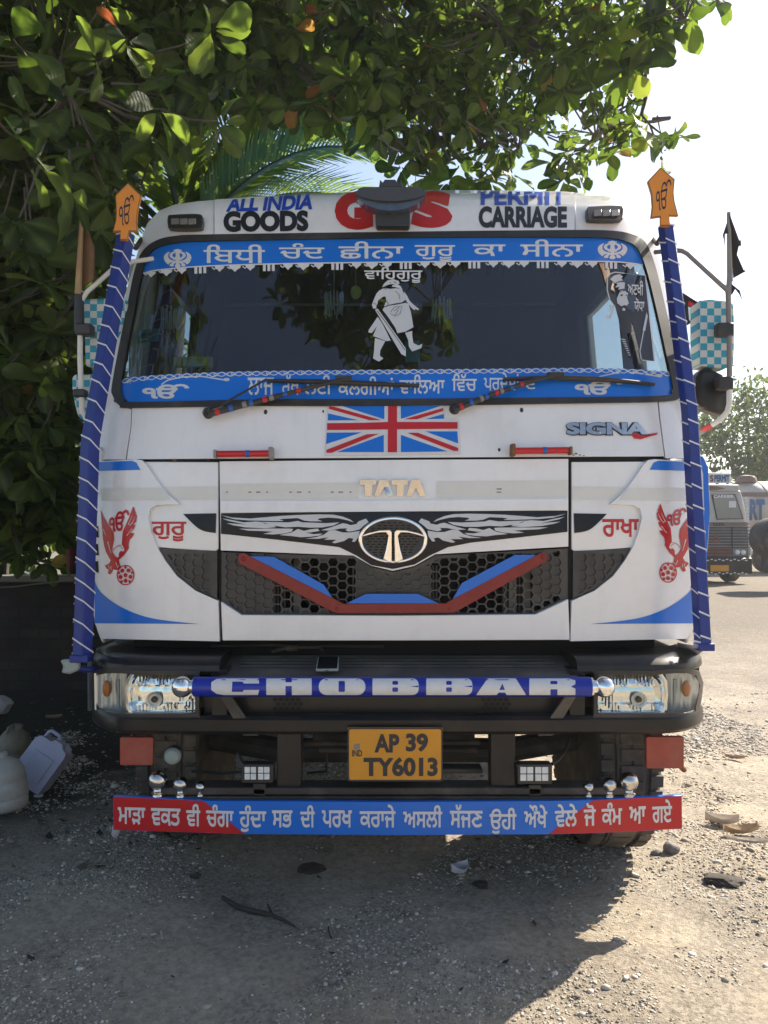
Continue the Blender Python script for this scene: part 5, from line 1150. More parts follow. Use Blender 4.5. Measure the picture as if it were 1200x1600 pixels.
lo_ = bpy.data.objects.new('leaf_litter', me); COL.objects.link(lo_); me.materials.append(attr_mat('litter', [(0, (.03, .024, .018)), (.7, (.09, .07, .045)), (.93, (.16, .12, .07)), (1, (.42, .38, .30))])); setp(lo_, kind='stuff')
rock('plastic_bag', gpt(6, 1118)+Vector((0, 0, .05)), .085, 'paper', 'crumpled white plastic bag on the dark soil near the wall', 'bag', seed=11, flatk=.9)
scrap('paper_scrap', 60, 1244, .05, .03, 'paper', 'small white scrap under the lilac jerrycan', 'litter', .01, .2, 12)
# ------------------------------------------------------------------ wall on the left
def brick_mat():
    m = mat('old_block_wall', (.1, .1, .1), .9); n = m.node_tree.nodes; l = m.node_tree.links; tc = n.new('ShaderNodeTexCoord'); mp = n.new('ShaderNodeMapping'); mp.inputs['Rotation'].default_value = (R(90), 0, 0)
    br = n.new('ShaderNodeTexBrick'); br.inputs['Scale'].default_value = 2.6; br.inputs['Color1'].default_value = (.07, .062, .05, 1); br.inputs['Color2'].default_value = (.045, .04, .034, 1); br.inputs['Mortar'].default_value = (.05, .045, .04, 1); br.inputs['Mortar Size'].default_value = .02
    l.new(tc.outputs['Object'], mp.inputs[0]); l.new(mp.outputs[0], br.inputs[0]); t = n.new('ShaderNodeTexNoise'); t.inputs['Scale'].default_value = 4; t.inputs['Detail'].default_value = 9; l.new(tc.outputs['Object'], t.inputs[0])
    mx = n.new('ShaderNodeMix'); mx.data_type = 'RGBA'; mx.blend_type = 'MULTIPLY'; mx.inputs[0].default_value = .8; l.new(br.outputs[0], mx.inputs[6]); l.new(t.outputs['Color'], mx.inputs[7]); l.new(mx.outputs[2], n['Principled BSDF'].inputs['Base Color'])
    bp = n.new('ShaderNodeBump'); bp.inputs['Distance'].default_value = .02; l.new(br.outputs['Fac'], bp.inputs['Height']); bp.invert = True; l.new(bp.outputs[0], n['Principled BSDF'].inputs['Normal']); return m
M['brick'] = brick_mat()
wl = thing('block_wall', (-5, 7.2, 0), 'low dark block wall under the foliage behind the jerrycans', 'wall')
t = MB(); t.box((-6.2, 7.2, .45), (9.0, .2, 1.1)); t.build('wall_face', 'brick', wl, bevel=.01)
t = MB(); t.box((-6.2, 7.2, 1.03), (9.1, .26, .06)); t.build('coping', 'grey', wl, bevel=.01)
t = MB(); t.tube([W(-60, 921, 6.2), W(20, 917, 6.2), W(70, 911, 6.2), W(140, 904, 6.2)], .006, 6); t.tube([W(-60, 921, 6.2), W(-60, 1110, 6.2)], .02, 6); t.tube([W(140, 904, 6.2), W(141, 1110, 6.2)], .02, 6); setp(t.build('rope_line', 'grey'), 'thin pale rope strung between two stakes in front of the block wall', 'rope')
M['shed'] = mat('shed_sheet', (.035, .03, .026), .8, var=.4, vscale=4); M['maroon'] = mat('maroon_paint', (.16, .02, .02), .6, var=.3)
t = MB(); t.box(W(112, 770, 7.8), (.22, .12, .9)); t.tube([W(112, 700, 7.8), W(112, 1056, 7.8)], .05, 10); setp(t.build('red_post', 'maroon'), 'dark maroon post half hidden behind the blue pole by the wall', 'post')

# ================================================================== TREES
def leaf_mat(name, stops, tl, transl=.42, rough=.42, veins=False):
    m = attr_mat(name, stops, rough); n = m.node_tree.nodes; l = m.node_tree.links; b = n['Principled BSDF']; out = n['Material Output']
    a2 = n.new('ShaderNodeAttribute'); a2.attribute_name = 'rnd'; r = n.new('ShaderNodeValToRGB'); e = r.color_ramp.elements
    while len(e) < len(tl): e.new(.5)
    for q, (p, c) in zip(e, tl): q.position = p; q.color = (*c, 1)
    l.new(a2.outputs['Fac'], r.inputs[0]); t = n.new('ShaderNodeBsdfTranslucent'); l.new(r.outputs[0], t.inputs[0])
    mb = n.new('ShaderNodeAttribute'); mb.attribute_name = 'mid'
    src = b.inputs['Base Color'].links[0].from_socket; mx = n.new('ShaderNodeMix'); mx.data_type = 'RGBA'; l.new(mb.outputs['Fac'], mx.inputs[0]); l.new(src, mx.inputs[6]); mx.inputs[7].default_value = (.14, .19, .06, 1); l.new(mx.outputs[2], b.inputs['Base Color'])
    if veins:
        u_ = n.new('ShaderNodeAttribute'); u_.attribute_name = 'along'; w_ = n.new('ShaderNodeAttribute'); w_.attribute_name = 'across'
        a_ = n.new('ShaderNodeMath'); a_.operation = 'MULTIPLY_ADD'; l.new(w_.outputs['Fac'], a_.inputs[0]); a_.inputs[1].default_value = -.55; l.new(u_.outputs['Fac'], a_.inputs[2])
        b_ = n.new('ShaderNodeMath'); b_.operation = 'MULTIPLY'; l.new(a_.outputs[0], b_.inputs[0]); b_.inputs[1].default_value = 62
        c_ = n.new('ShaderNodeMath'); c_.operation = 'SINE'; l.new(b_.outputs[0], c_.inputs[0])
        d_ = n.new('ShaderNodeMapRange'); d_.inputs[1].default_value = .55; d_.inputs[2].default_value = 1; d_.inputs[4].default_value = .14; l.new(c_.outputs[0], d_.inputs[0])
        m3 = n.new('ShaderNodeMix'); m3.data_type = 'RGBA'; l.new(d_.outputs[0], m3.inputs[0]); l.new(mx.outputs[2], m3.inputs[6]); m3.inputs[7].default_value = (.13, .17, .07, 1)
        tcn = n.new('ShaderNodeTexCoord'); nz = n.new('ShaderNodeTexNoise'); nz.inputs['Scale'].default_value = 11; nz.inputs['Detail'].default_value = 6; l.new(tcn.outputs['Object'], nz.inputs['Vector'])
        r5 = n.new('ShaderNodeMapRange'); r5.inputs[1].default_value = .35; r5.inputs[2].default_value = .7; r5.inputs[3].default_value = .6; r5.inputs[4].default_value = 1.35; l.new(nz.outputs['Fac'], r5.inputs[0])
        m4 = n.new('ShaderNodeMix'); m4.data_type = 'RGBA'; m4.blend_type = 'MULTIPLY'; m4.inputs[0].default_value = 1; l.new(m3.outputs[2], m4.inputs[6]); l.new(r5.outputs[0], m4.inputs[7]); l.new(m4.outputs[2], b.inputs['Base Color'])
        bpn = n.new('ShaderNodeBump'); bpn.inputs['Strength'].default_value = .15; bpn.inputs['Distance'].default_value = .004; l.new(c_.outputs[0], bpn.inputs['Height']); l.new(bpn.outputs[0], b.inputs['Normal'])
    ms = n.new('ShaderNodeMixShader'); ms.inputs[0].default_value = transl; l.new(b.outputs[0], ms.inputs[1]); l.new(t.outputs[0], ms.inputs[2]); l.new(ms.outputs[0], out.inputs['Surface'])
    return m
M['leaf'] = leaf_mat('almond_leaf', rough=.55, veins=True, stops=[(0, (.012, .023, .010)), (.45, (.025, .040, .016)), (.80, (.05, .070, .026)), (.93, (.10, .13, .04)), (.95, (.20, .16, .04)), (.985, (.22, .06, .02)), (1, (.16, .06, .03))],
                     tl=[(0, (.07, .13, .015)), (.45, (.15, .25, .025)), (.8, (.30, .43, .05)), (.93, (.36, .44, .05)), (.955, (.5, .38, .08)), (1, (.5, .12, .04))])
# one leaf: obovate blade folded along its midrib
LS = [(0, .0), (.05, .02), (.14, .08), (.30, .17), (.48, .25), (.66, .30), (.82, .27), (.93, .17), (1.0, .02)]
def leaf_template():
    v = []; mid = []
    for i, (s, w) in enumerate(LS):
        for k in (-1, -.5, 0, .5, 1):
            v.append((s, w*k, .10*abs(w*k)*2+.02*math.sin(s*9+k*2.0)*abs(k))); mid.append(1.0 if k == 0 else 0.0)
    f = [(i*5+j, (i+1)*5+j, (i+1)*5+j+1, i*5+j+1) for i in range(len(LS)-1) for j in range(4)]
    return np.array(v), np.array(f), np.array(mid)
LV, LF, LM = leaf_template()
def norm(a): return a/(np.linalg.norm(a, axis=-1, keepdims=True)+1e-9)
def rosettes(C, A, size, nl=(6, 9), rnd_bias=None, el=(-.5, .7)):
    """whorls of leaves at the points C with axes A -> vertices, faces, per-face tint, per-vertex midrib"""
    Cs, D, Up, S, T = [], [], [], [], []
    for c, a, s, rb in zip(C, A, size, rnd_bias if rnd_bias is not None else np.zeros(len(C))):
        n = RNG.integers(nl[0], nl[1]+1); t = np.array([0, 0, 1.]) if abs(a[2]) < .9 else np.array([1., 0, 0]); e1 = norm(t-a*(t@a)); e2 = np.cross(a, e1); ph = RNG.random()*6.28
        for k in range(n):
            an = ph+6.283*k/n+RNG.uniform(-.3, .3); ee = RNG.uniform(*el); r = e1*math.cos(an)+e2*math.sin(an); d = r*math.cos(ee)+a*math.sin(ee); d = d+np.array([0, 0, -.25]); d /= np.linalg.norm(d)
            Cs.append(c+d*.02-a*.03*RNG.random()); D.append(d); Up.append(a*math.cos(ee)-r*math.sin(ee)+RNG.normal(size=3)*.25); S.append(s*RNG.uniform(.65, 1.15)); T.append(min(.93, max(0, RNG.random()*.9+rb)) if RNG.random() > .012 else RNG.uniform(.95, 1))
    Cs, D, Up, S, T = map(np.array, (Cs, D, Up, S, T))
    Yv = norm(np.cross(Up, D)); Zv = np.cross(D, Yv)
    n = len(Cs); dr = RNG.uniform(-.05, .55, (n, 1))*LV[None, :, 0]**2; wd_ = RNG.uniform(.75, 1.15, (n, 1, 1)); tw = RNG.normal(size=(n, 1))*.5*LV[None, :, 0]; fo = RNG.uniform(.3, 2.4, (n, 1))
    yy0 = LV[None, :, 1]*wd_[:, :, 0]; zz0 = LV[None, :, 2]*fo; y1 = yy0*np.cos(tw)-zz0*np.sin(tw); z1 = yy0*np.sin(tw)+zz0*np.cos(tw)-dr
    Vv = Cs[:, None]+S[:, None, None]*(LV[None, :, 0:1]*D[:, None]+y1[..., None]*Yv[:, None]+z1[..., None]*Zv[:, None])
    Fv = LF[None]+np.arange(n)[:, None, None]*len(LV)
    return Vv.reshape(-1, 3), Fv.reshape(-1, 4), np.repeat(T, len(LF)), np.tile(LM, n)
def leaf_object(name, data, m, parent):
    Vv, Fv, T, Md = data; off = np.array(parent.location); me = np_mesh(name, Vv-off, Fv, 4)
    a = me.attributes.new('rnd', 'FLOAT', 'FACE'); a.data.foreach_set('value', T.astype(np.float32)); b = me.attributes.new('mid', 'FLOAT', 'POINT'); b.data.foreach_set('value', (Md*.6).astype(np.float32))
    if m == 'leaf':
        k = len(Vv)//len(LV)
        for nm, arr in (('along', LV[:, 0]), ('across', np.abs(LV[:, 1]))): q_ = me.attributes.new(nm, 'FLOAT', 'POINT'); q_.data.foreach_set('value', np.tile(arr, k).astype(np.float32))
    me.shade_smooth(); o = bpy.data.objects.new(name, me); COL.objects.link(o); me.materials.append(M[m]); o.parent = parent; return o
def in_poly(U, Vv, poly):
    c = np.zeros(len(U), bool)
    for i in range(len(poly)):
        (x1, y1), (x2, y2) = poly[i-1], poly[i]
        with np.errstate(divide='ignore', invalid='ignore'):
            c ^= ((y1 > Vv) != (y2 > Vv)) & (U < (x2-x1)*(Vv-y1)/(y2-y1+1e-12)+x1)
    return c
def frustum(poly, d0, d1, N):                    # points filling a volume of the crown seen through that outline
    us = [p[0] for p in poly]; vs_ = [p[1] for p in poly]; out = []
    while len(out) < N:
        U = RNG.uniform(min(us), max(us), N*3); Vv = RNG.uniform(min(vs_), max(vs_), N*3); k = in_poly(U, Vv, poly); U, Vv = U[k], Vv[k]
        d = d0+(d1-d0)*RNG.random(len(U))
        for p in zip(U, Vv, d): out.append(tuple(W(*p)))
    return np.array(out[:N])
def ellipsoid(c, r, N):
    p = norm(RNG.normal(size=(N, 3)))*(RNG.random((N, 1))**.4); return np.array(c)+p*np.array(r)
M['bark'] = mat('grey_bark', (.11, .095, .08), .9, var=.35, vscale=14, bump=.5, bscale=30)
almond = thing('almond_tree', (-3.3, 5.4, 0), 'large broadleaf tree with paddle shaped leaves overhanging the truck', 'tree')
rightmask = [(560, -60), (1110, -60), (1085, 0), (1025, 55), (985, 95), (985, 150), (1030, 190), (1040, 215), (1000, 225), (950, 210), (930, 235), (890, 262), (870, 205), (810, 225), (785, 250), (740, 262), (690, 258), (650, 258), (620, 215), (565, 215)]
leftmask = [(-120, -60), (600, -60), (600, 235), (560, 220), (500, 190), (440, 175), (360, 175), (290, 185), (235, 225), (195, 270), (165, 330), (150, 420), (130, 560), (105, 720), (60, 790), (-120, 820)]
Cp = [frustum(rightmask, 4.3, 6.0, 470), frustum(leftmask, 3.9, 6.8, 1050), frustum([(-120, 250), (205, 290), (175, 420), (130, 560), (108, 740), (-120, 840)], 4.6, 7.0, 480), frustum([(-120, 700), (112, 700), (100, 885), (-120, 890)], 5.0, 6.9, 110), ellipsoid((-3.6, 1.6, 4.8), (2.0, 1.9, .8), 190)]
# upper crown, out of the picture but shading the lower leaves
Cp += [ellipsoid((-2.2, 5.6, 5.9), (3.4, 2.8, 1.5), 420), ellipsoid((.3, 5.3, 5.4), (1.6, 1.5, .9), 150), ellipsoid((-3.4, 8.6, 5.0), (2.3, 1.5, 1.3), 240), ellipsoid((-.4, 8.0, 6.5), (2.6, 1.5, .9), 220), ellipsoid((.6, 4.0, 6.0), (1.5, 1.4, .8), 220), ellipsoid((-.6, 3.3, 5.1), (1.0, .7, .5), 90), ellipsoid((-.9, 4.2, 6.4), (1.9, 1.6, .9), 190), ellipsoid((-2.3, 3.8, 5.2), (1.7, 1.1, .8), 150), ellipsoid((-3.4, 4.2, 4.2), (1.6, 2.2, 1.6), 160)]
# limb that reaches out over the viewer (seen mirrored in the windscreen)
Cp += [ellipsoid((-.15, 2.05, 4.75), (.85, .38, .28), 75), ellipsoid((-.35, 1.62, 4.60), (.42, .30, .2), 26), ellipsoid((.35, 1.55, 4.55), (.35, .25, .18), 20), ellipsoid((-.75, 1.72, 4.62), (.18, .2, .15), 8), ellipsoid((-.1, 1.25, 4.5), (.25, .2, .12), 12), ellipsoid((.75, 2.3, 4.8), (.45, .16, .15), 16)]
C = np.concatenate(Cp); 
bad = (np.abs(C[:, 0]-XC) < 1.35) & (C[:, 1] > 2.9) & (C[:, 2] < 3.22); bad |= (np.abs(C[:, 0]+1.55) < .28) & (C[:, 1] < 3.9) & (C[:, 2] < 3.1) & (C[:, 1] > 2.9); C = C[~bad]
A = norm(RNG.normal(size=C.shape)*.55+np.array([.25, -.15, .75])); S = RNG.uniform(.13, .205, len(C))*np.clip(.84-.14*(C[:, 0]+.2), .62, 1)
# big near whorls hanging at the upper left, and single clear whorls along the right edge
near = [(108, 160, 3.3, .19), (265, 120, 3.6, .19), (330, 45, 3.3, .17), (160, 95, 3.2, .13), (45, 180, 3.1, .18), (55, 250, 3.0, .19), (110, 300, 3.3, .18), (250, 170, 3.3, .17), (20, 60, 3.0, .18), (340, 190, 3.4, .15), (30, 340, 3.3, .20), (70, 440, 3.8, .22), (200, 60, 3.3, .17), (60, 600, 5.0, .22), (100, 520, 4.8, .2), (235, 215, 3.5, .17), (150, 225, 3.6, .15)]
edge = [(1050, 212, 4.9, .17), (1035, 240, 4.9, .15), (995, 190, 4.6, .22), (985, 215, 4.7, .20), (955, 235, 4.8, .18), (880, 280, 4.9, .17), (870, 255, 4.8, .17), (905, 265, 5, .16), (1075, 18, 4.6, .19), (1015, 55, 4.5, .24), (985, 105, 4.5, .26), (965, 75, 4.6, .25), (935, 60, 4.5, .22), (1125, -5, 4.8, .16), (800, 270, 4.9, .17), (770, 278, 4.8, .16), (735, 280, 5.0, .18), (700, 280, 4.9, .18), (665, 272, 5.0, .18), (628, 262, 5.1, .16), (645, 240, 5.0, .17), (1045, 35, 4.7, .2)]
Cn = np.array([tuple(W(u, v, d)) for u, v, d, s in near+edge]); Sn = np.array([s for *_, s in near+edge]); An = norm(RNG.normal(size=Cn.shape)*.45+np.array([.2, -.45, .55])); bn = np.array([0.]*len(near)+[.12]*len(edge))  # edge whorls get a lighter leaf tint that imitates backlight
rb = np.zeros(len(C))
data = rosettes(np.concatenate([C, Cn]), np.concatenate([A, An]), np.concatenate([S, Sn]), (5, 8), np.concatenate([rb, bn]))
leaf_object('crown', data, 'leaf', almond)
tk = MB(); tk.tube([(-3.3, 5.4, -.1), (-3.28, 5.42, .6), (-3.2, 5.4, 1.6), (-3.05, 5.35, 2.8), (-2.8, 5.3, 4.0), (-2.5, 5.3, 5.4), (-2.3, 5.3, 6.6)], [.34, .25, .22, .20, .17, .12, .05], 16); tk.build('trunk', 'bark', almond)
br = MB(); limbs = []
def limb(p0, p1, r0, r1, sag=.25, n=9):
    p0, p1 = Vector(p0), Vector(p1); side = Vector((RNG.uniform(-.2, .2), RNG.uniform(-.2, .2), 0)); pts = []
    for i in range(n):
        t = i/(n-1); pts.append(p0.lerp(p1, t)+Vector((0, 0, sag*math.sin(t*math.pi)))+side*math.sin(t*math.pi*1.5)+Vector(RNG.uniform(-.03, .03, 3)))
    br.tube(pts, [r0+(r1-r0)*i/(n-1) for i in range(n)], 8); limbs.extend(pts[2:]); return pts
for (h, tgt, r) in ((4.5, W(620, 120, 5.2), .07), (4.8, W(960, 90, 4.9), .06), (4.6, W(760, 170, 5.0), .05), (4.3, W(420, 90, 4.6), .06), (2.6, W(150, 150, 4.0), .06), (2.2, W(60, 420, 4.9), .05), (4.0, (-1.4, 2.6, 5.2), .09), (4.2, (.2, 5.2, 5.6), .09), (3.8, (-4.5, 4.0, 4.6), .08), (4.6, (-3.6, 6.6, 6.2), .08)):
    t = (h-.6)/6; base = (-3.2+.11*h, 5.4-.02*h, h); pts = limb(base, tgt, r, r*.3)
    for k in range(5):
        q = pts[3+k]; e = C[RNG.integers(len(C))]; near_ = C[np.argsort(((C-np.array(q))**2).sum(1))[20+int(RNG.integers(0, 60))]]; limb(q, near_, r*.35, .008, .05, 6)
limb((-1.4, 2.6, 5.2), (.3, 1.7, 4.7), .03, .008)
for c in ((1052, 212, 4.9), (995, 195, 4.6), (1070, 15, 4.6), (880, 270, 4.9), (720, 270, 4.95), (800, 262, 4.9)):
    e = Vector(W(*c)); q = min(limbs, key=lambda p: (p-e).length); limb(q, e, .014, .006, .03, 6)
allC = np.concatenate([C, Cn]); La = np.array([tuple(p) for p in limbs])
for c in allC:
    q = La[np.argmin(((La-c)**2).sum(1))]; d = q-c; L = np.linalg.norm(d)
    if L > .05: e = c+d*min(1, .38/L); br.tube([Vector(c), Vector((c+e)/2)+Vector((0, 0, -.02)), Vector(e)], [.004, .005, .007], 5, cap=False)
br.build('branches', 'bark', almond)

hedge = thing('shrub', (-5.0, 8.6, 0), 'dense dark broadleaf shrub behind the block wall', 'shrub')
Ch = np.stack([RNG.uniform(-8.6, -1.7, 520), RNG.uniform(7.9, 9.3, 520), RNG.uniform(.5, 3.6, 520)], 1)
leaf_object('foliage', rosettes(Ch, norm(RNG.normal(size=Ch.shape)*.6+np.array([.1, -.5, .5])), RNG.uniform(.16, .26, len(Ch)), (5, 7)), 'leaf', hedge)
t = MB()
for k in range(9): x = -8.2+k*.78; t.tube([(x, 8.6, -.1), (x+.1, 8.55, 1.2), (x-.1, 8.6, 2.6)], [.05, .04, .015], 8)
t.build('stems', 'bark', hedge)
# ------------------------------------------------------------------ coconut palm behind the cab
M['palm'] = leaf_mat('palm_leaflet', [(0, (.07, .15, .025)), (.7, (.11, .21, .04)), (1, (.18, .22, .06))], [(0, (.12, .24, .03)), (1, (.34, .44, .06))], .5, .65)
M['palmstem'] = mat('palm_stem', (.16, .17, .06), .6, var=.2)
palm = thing('coconut_palm', (-2.1, 6.9, 0), 'coconut palm with feathery fronds showing above the truck roof', 'palm')
t = MB(); t.tube([(-2.1, 6.9, -.1), (-2.05, 6.9, 1.5), (-1.95, 6.85, 2.8), (-1.85, 6.8, 3.9)], [.2, .16, .14, .13], 14); t.build('trunk', 'bark', palm)
hub = np.array([-1.75, 6.75, 3.95])
fv, ff, fm_ = [], [], []
frs = [(-8, 58, 2.3), (12, 64, 2.3), (-30, 70, 2.2), (150, 62, 2.3), (20, 44, 2.2), (-100, 66, 2.0), (180, 50, 2.4), (90, 50, 2.7), (130, 38, 2.7), (55, 55, 2.6), (60, 25, 2.5), (200, 30, 2.4), (-15, 48, 2.1), (75, 75, 2.3)]
for az, el_, L in frs:
    h_ = np.array([math.cos(R(az)), math.sin(R(az)), 0]); n = 30; st_ = MB(); pts = []
    for i in range(n+1):
        s = i/n; e = R(el_)-s*s*R(70)-s*.25; 
        if i == 0: p = hub.copy()
        else: p = p+(h_*math.cos(e)+np.array([0, 0, math.sin(e)]))*L/n
        pts.append(p.copy())
    st_.tube([Vector(p) for p in pts], [.028*(1-i/n)+.005 for i in range(n+1)], 6); fo = st_.build('frond', 'palmstem', palm)
    lv, lf, lt = [], [], []
    for i in range(4, n):
        for sub in (0, .5):
            p = pts[i]+(pts[min(i+1, n)]-pts[i])*sub; tdir = norm(pts[min(i+1, n)]-pts[i-1]); sdv = norm(np.cross(tdir, np.array([0, 0, 1.]))); up = np.cross(sdv, tdir); s = i/n; ll = .62*math.sin(math.pi*min(1, .18+s*.80))**.7*RNG.uniform(.85, 1.1)
            for sg in (-1, 1):
                d = norm(tdir*.75+sdv*sg*.9+up*.22); b0 = len(lv); w = norm(np.cross(d, up))*.016; q1 = p+d*ll*.5+np.array([0, 0, -.02]); q2 = p+d*ll+np.array([0, 0, -.16*ll-.03*RNG.random()])
                lv += [p-w*.5, p+w*.5, q1-w, q1+w, q2-w*.15, q2+w*.15]; lf += [(b0, b0+1, b0+3, b0+2), (b0+2, b0+3, b0+5, b0+4)]; r_ = RNG.random(); lt += [r_, r_]
    off = np.array(palm.location); me = np_mesh('leaflets', np.array(lv)-off, np.array(lf), 4); a = me.attributes.new('rnd', 'FLOAT', 'FACE'); a.data.foreach_set('value', np.array(lt, np.float32)); me.attributes.new('mid', 'FLOAT', 'POINT')
    o = bpy.data.objects.new('leaflets', me); COL.objects.link(o); me.materials.append(M['palm']); o.parent = fo
# ------------------------------------------------------------------ far trees
M['farleaf'] = leaf_mat('small_leaf', [(0, (.035, .055, .022)), (1, (.09, .115, .045))], [(0, (.10, .17, .03)), (1, (.25, .30, .07))], .3, .6)
def far_tree(loc, h, cr, n, label, seed, thin=1.0, group='trees beyond the parked trucks'):
    rg = np.random.default_rng(seed); tr = thing('roadside_tree', loc, label, 'tree', group); L = Vector(loc); tk = MB(); top = L+Vector((cr*.1, 0, h*.45))
    tk.tube([L+Vector((0, 0, -.2)), L+Vector((.1, 0, h*.2)), top], [.22, .16, .11], 10); cl = []
    for k in range(16):
        a = rg.uniform(0, 6.28); z = rg.uniform(.35, .95)*h; r = cr*math.sin(math.pi*min(1, max(.1, (z/h-.25)/.8)))*rg.uniform(.4, 1); e = L+Vector((r*math.cos(a), r*math.sin(a), z)); m_ = top.lerp(e, .5)+Vector((0, 0, .3)); tk.tube([L+Vector((.1, 0, h*rg.uniform(.22, .42))), m_, e], [.09, .05, .015], 6); cl.append(e); cl.append(m_.lerp(e, .6))
    tk.build('trunk', 'bark', tr); c = []
    for e in cl: c.append(np.array(e)+rg.normal(size=(n//len(cl), 3))*np.array([cr*.20, cr*.20, h*.06]))
    c = np.concatenate(c); N = len(c); d = norm(rg.normal(size=(N, 3))); w = norm(np.cross(d, rg.normal(size=(N, 3)))); s = rg.uniform(.10, .22, N)[:, None]*thin
    V4 = np.stack([c-d*s, c+w*s*.5, c+d*s, c-w*s*.5], 1).reshape(-1, 3); F4 = np.arange(N*4).reshape(-1, 4)
    leaf_object('crown', (V4, F4, rg.random(N), np.zeros(N*4)), 'farleaf', tr)
far_tree(tuple(W(1166, 868, 42)*1)[:2]+(0,), 9.6, 3.6, 5200, 'thin trunked tree with airy crown rising straight behind the tanker manhole', 3)
far_tree((16.2, 46, 0), 8.4, 3.2, 5200, 'bushy tree behind the permit board of the old lorry', 5)
far_tree((26.5, 50, 0), 8.0, 3.6, 4200, 'rounded tree far beyond the tank lettering', 8)
# ================================================================== PARKED TRUCKS BEHIND
M['cream'] = mat('cream_paint', (.46, .45, .43), .5, var=.12, vscale=4, dirt=(.35, 3)); M['greyblue'] = mat('old_grille_paint', (.05, .05, .062), .5, var=.2, dirt=(.3, 5)); M['rust2'] = mat('red_bar_paint', (.22, .06, .04), .6, var=.2, dirt=(.3, 5)); M['paleglass'] = mat('pale_reflecting_glass', (.16, .17, .17), .06, coat=1.0, spec=1.0); M['tank'] = mat('tank_paint', (.50, .46, .41), .55, var=.15, vscale=3, dirt=(.5, 2)); M['tankband'] = mat('tank_band', (.20, .13, .10), .6, var=.2); M['tanktext'] = mat('faded_blue_lettering', (.05, .12, .25), .5)
D2 = 21.0; s2 = flat(D2); o2 = thing('old_truck', (W(1103, 911, D2).x, D2+1, 0), 'old cream and red lorry with permit board parked across the sunlit yard', 'truck')
def box_px(name, m, par, u0, v0, u1, v1, d, th, bev=.01):
    t = MB(); add_sheet(t, [ccw([(u0, v0), (u1, v0), (u1, v1), (u0, v1)])], flat(d), 0, th); return t.build(name, m, par, bev)
t = MB(); add_sheet(t, [ccw([(1040, 766), (1158, 766), (1164, 790), (1171, 818), (1172, 872), (1034, 872), (1034, 818), (1042, 790)])], s2, 0, 1.7); cab2 = t.build('cab', 'cream', o2, bevel=.05)
box_px('roof', 'cream', o2, 1046, 757, 1155, 768, D2-.05, 1.6, .04)
pb = box_px('permit_board', 'letter', o2, 1064, 739, 1142, 755, D2-.1, .08)
decal('lettering', pb, [(text_px('PERMIT', (1116, 742, 1140, 753), .06), 'tanktext', .01), (text_px('S', (1109, 742, 1115, 753), .06), 'rust2', .01)], flat(D2-.1), grid=0)
decal('lettering', cab2, [(text_px('CARRIER', (1115, 773, 1147, 778), .05), 'letter', .05), ([[(1098, 757), (1120, 760), (1134, 763), (1120, 766), (1098, 767)]], 'tankband', .07), ([[(1034, 816), (1171, 816), (1171, 822), (1034, 822)]], 'tankband', .012), (text_px('TATA', (1113, 817, 1132, 822), .07), 'ink', .016)], s2, grid=0)
for us in ([(1112, 773), (1149, 772), (1162, 811), (1120, 812)], [(1094, 773), (1058, 772), (1046, 811), (1092, 812)]):
    t = MB(); add_sheet(t, [ccw(us)], s2, .02, .03); wo = t.build('window_frame', 'rubber', cab2); cx = sum(p[0] for p in us)/4; cy = sum(p[1] for p in us)/4
    t = MB(); add_sheet(t, [ccw([(cx+(u-cx)*.92, cy+(v-cy)*.93) for u, v in us])], s2, .03, .012); t.build('pane', 'paleglass', wo)
box_px('sun_sticker', 'letter', o2, 1139, 783, 1150, 793, D2-.045, .005, 0)
g2 = box_px('front_grille', 'greyblue', o2, 1036, 823, 1170, 872, D2-.04, .06)
for k in range(7): box_px('slat', 'grey', g2, 1040, 826+k*4.5, 1168, 827.4+k*4.5, D2-.075, .03, 0)
for k in range(3): box_px('red_slat', 'rust2', g2, 1040, 856+k*5, 1144, 858.4+k*5, D2-.10, .03, 0)
box_px('grille_divider', 'ink', g2, 1143.4, 823, 1145, 858, D2-.09, .03, 0)
t = MB(); add_sheet(t, [ccw([(1119, 833), (1126, 848), (1111, 848)]), cw([(1119, 838), (1123, 846), (1115, 846)])], s2, .09, .02); t.build('warning_triangle', 'rust2', o2)
hl = box_px('headlight', 'grey', o2, 1145, 857, 1168, 869, D2-.08, .08)
for u in (1152, 1161): t = MB(); t.lathe([(.07, 0), (.065, .03), (.02, .045)], W(u, 863, D2-.09), (0, -1, 0), 16); t.build('lens', 'lens', hl)
bm2 = box_px('bumper', 'bumper', o2, 1032, 872, 1176, 897, D2-.25, .3, .03)
np2 = box_px('number_plate', 'plate', o2, 1110, 883, 1139, 893, D2-.27, .02); decal('lettering', np2, [(text_px('HR 38', (1114, 884, 1135, 888), .06), 'ink', .012), (text_px('4412', (1116, 889, 1133, 892.5), .06), 'ink', .012)], flat(D2-.27), grid=0) if False else None
cs2 = MB()
for k in range(22): cs2.box(W(1040+k*6, 874+(k % 2)*1.6, D2-.27), (.06, .02, .03)); cs2.box(W(1040+k*6, 895+(k % 2)*1.6, D2-.27), (.06, .02, .03))
cs2.build('checker_strip', 'letter', bm2)
pl2 = MB()
for k in range(17): pl2.box(W(1165+k*.55, 778+k*5.4, D2-.1), (.05, .05, .055))
pl2.build('corner_beads', 'letter', o2)
for x in (1058, 1152):
    t = MB(); t.lathe([(.30, -.14), (.46, -.15), (.5, -.1), (.5, .1), (.46, .15), (.30, .14)], (W(x, 900, D2).x, D2+.5, .5), (1, 0, 0), 32); t.build('wheel', 'tyre', o2)
t = MB(); t.box((o2.location.x, D2+4.6, 1.7), (2.4, 5.2, 1.6)); t.build('cargo_body', 'cream', o2, bevel=.03)
t = MB(); t.box((o2.location.x, D2+3.5, .7), (1.0, 7, .3)); t.build('chassis', 'chassis', o2)
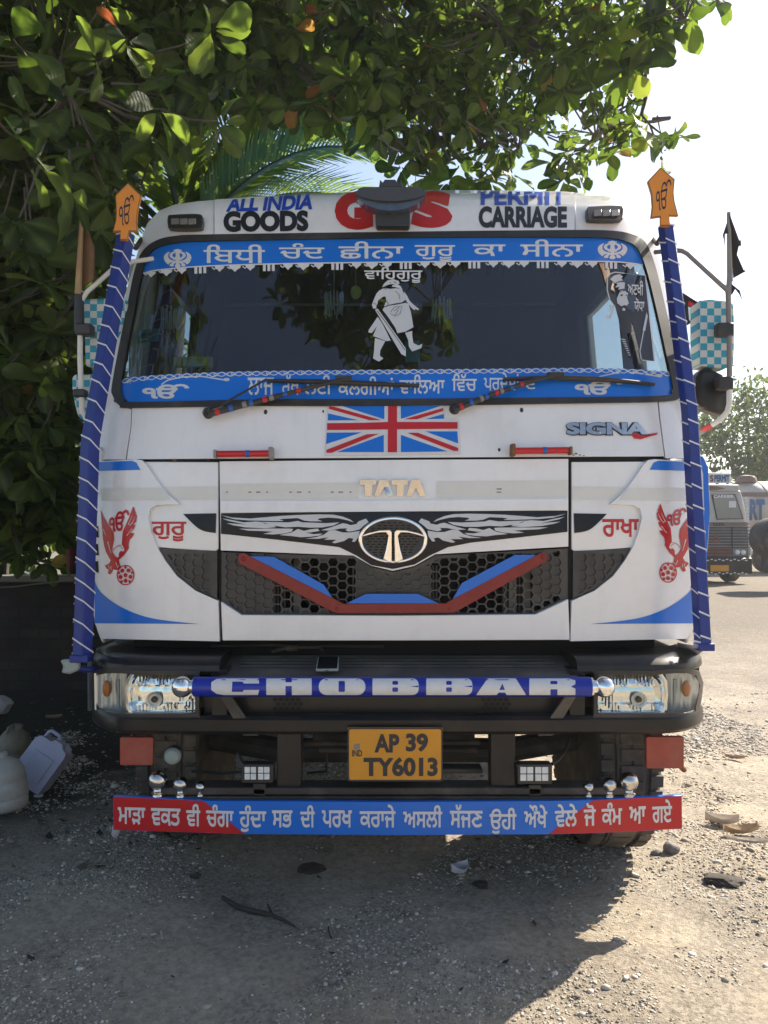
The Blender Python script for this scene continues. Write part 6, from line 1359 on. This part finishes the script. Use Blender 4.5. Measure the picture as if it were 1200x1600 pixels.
D3 = 25.5; tn = thing('tanker_truck', (W(1215, 905, D3).x, D3+1, 0), 'dusty cream tanker with faded blue lettering parked beyond the old lorry', 'tanker')
c3 = W(1240, 790, D3+.9); t = MB(); R3 = (825-752)*0+ .62
t.lathe([(.05, 0), (.60, .02), (.80, .10), (.92, .25), (.95, .5), (.95, 7.5), (.7, 7.7), (.05, 7.75)], W(1152, 795, D3+.95), (1, .18, 0), 40); tk3 = t.build('tank', 'tank', tn)
t = MB(); ax = Vector((1, .18, 0)).normalized(); b3 = W(1152, 795, D3+.95)
for h0, h1 in ((.55, .60), (2.0, 2.05)): t.lathe([(.95, h0), (.97, h0), (.97, h1), (.95, h1)], b3, ax, 40)
t.build('tank_band', 'tankband', tk3)
cyl = lambda x, z: (b3.y+.18*(x-b3.x))-math.sqrt(max(.01, .95**2-min(.93, abs(z-b3.z))**2))*1.016
decal('lettering', tk3, [(text_px('RT', (1171, 780, 1195, 813), .06), 'tanktext', .012), ([[(1158, 769), (1225, 769), (1225, 776), (1158, 776)]], 'tankband', .012)], cyl, grid=4)
t = MB(); t.lathe([(.34, 0), (.33, .13), (.26, .22), (.05, .26)], W(1166, 754, D3+.95), (0, 0, 1), 20); t.build('manhole', 'tankband', tk3)
t = MB(); t.box(b3+ax*2.6+Vector((0, 0, -1.05)), (5.2, 1.2, .3)); t.box(b3+ax*.6+Vector((0, -.1, -.95)), (.9, 1.3, .5)); t.build('chassis', 'chassis', tn, bevel=.02)
for k in (.7, 1.9, 3.4): t = MB(); p = b3+ax*k; t.lathe([(.25, -.12), (.44, -.14), (.5, -.09), (.5, .09), (.44, .14), (.25, .12)], (p.x, p.y-.8, .5), (0, 1, 0), 32); t.build('wheel', 'tyre', tn)
t = MB(); p = W(1217, 835, 18.3); t.lathe([(.05, -.35), (.42, -.32), (.5, -.2), (.5, .6), (.4, .7)], (p.x, p.y, 1.25), (.15, 1, 0), 28); t.box((p.x, p.y+.1, .72), (.5, .5, .5)); t.build('rear_tank', 'chassis', tn)

# ================================================================== HAZE OVER THE YARD
hz = MB(); hz.box((0, 46, 11.5), (190, 150, 25.2)); ho_ = hz.build('haze', [], None, smooth=0); setp(ho_, kind='stuff')
m = bpy.data.materials.new('dusty_air'); m.use_nodes = True; n = m.node_tree.nodes; n.remove(n['Principled BSDF']); pv = n.new('ShaderNodeVolumePrincipled'); pv.inputs['Density'].default_value = .0012; pv.inputs['Color'].default_value = (.90, .93, .97, 1); pv.inputs['Anisotropy'].default_value = .25
m.node_tree.links.new(pv.outputs[0], n['Material Output'].inputs['Volume']); ho_.data.materials.append(m)
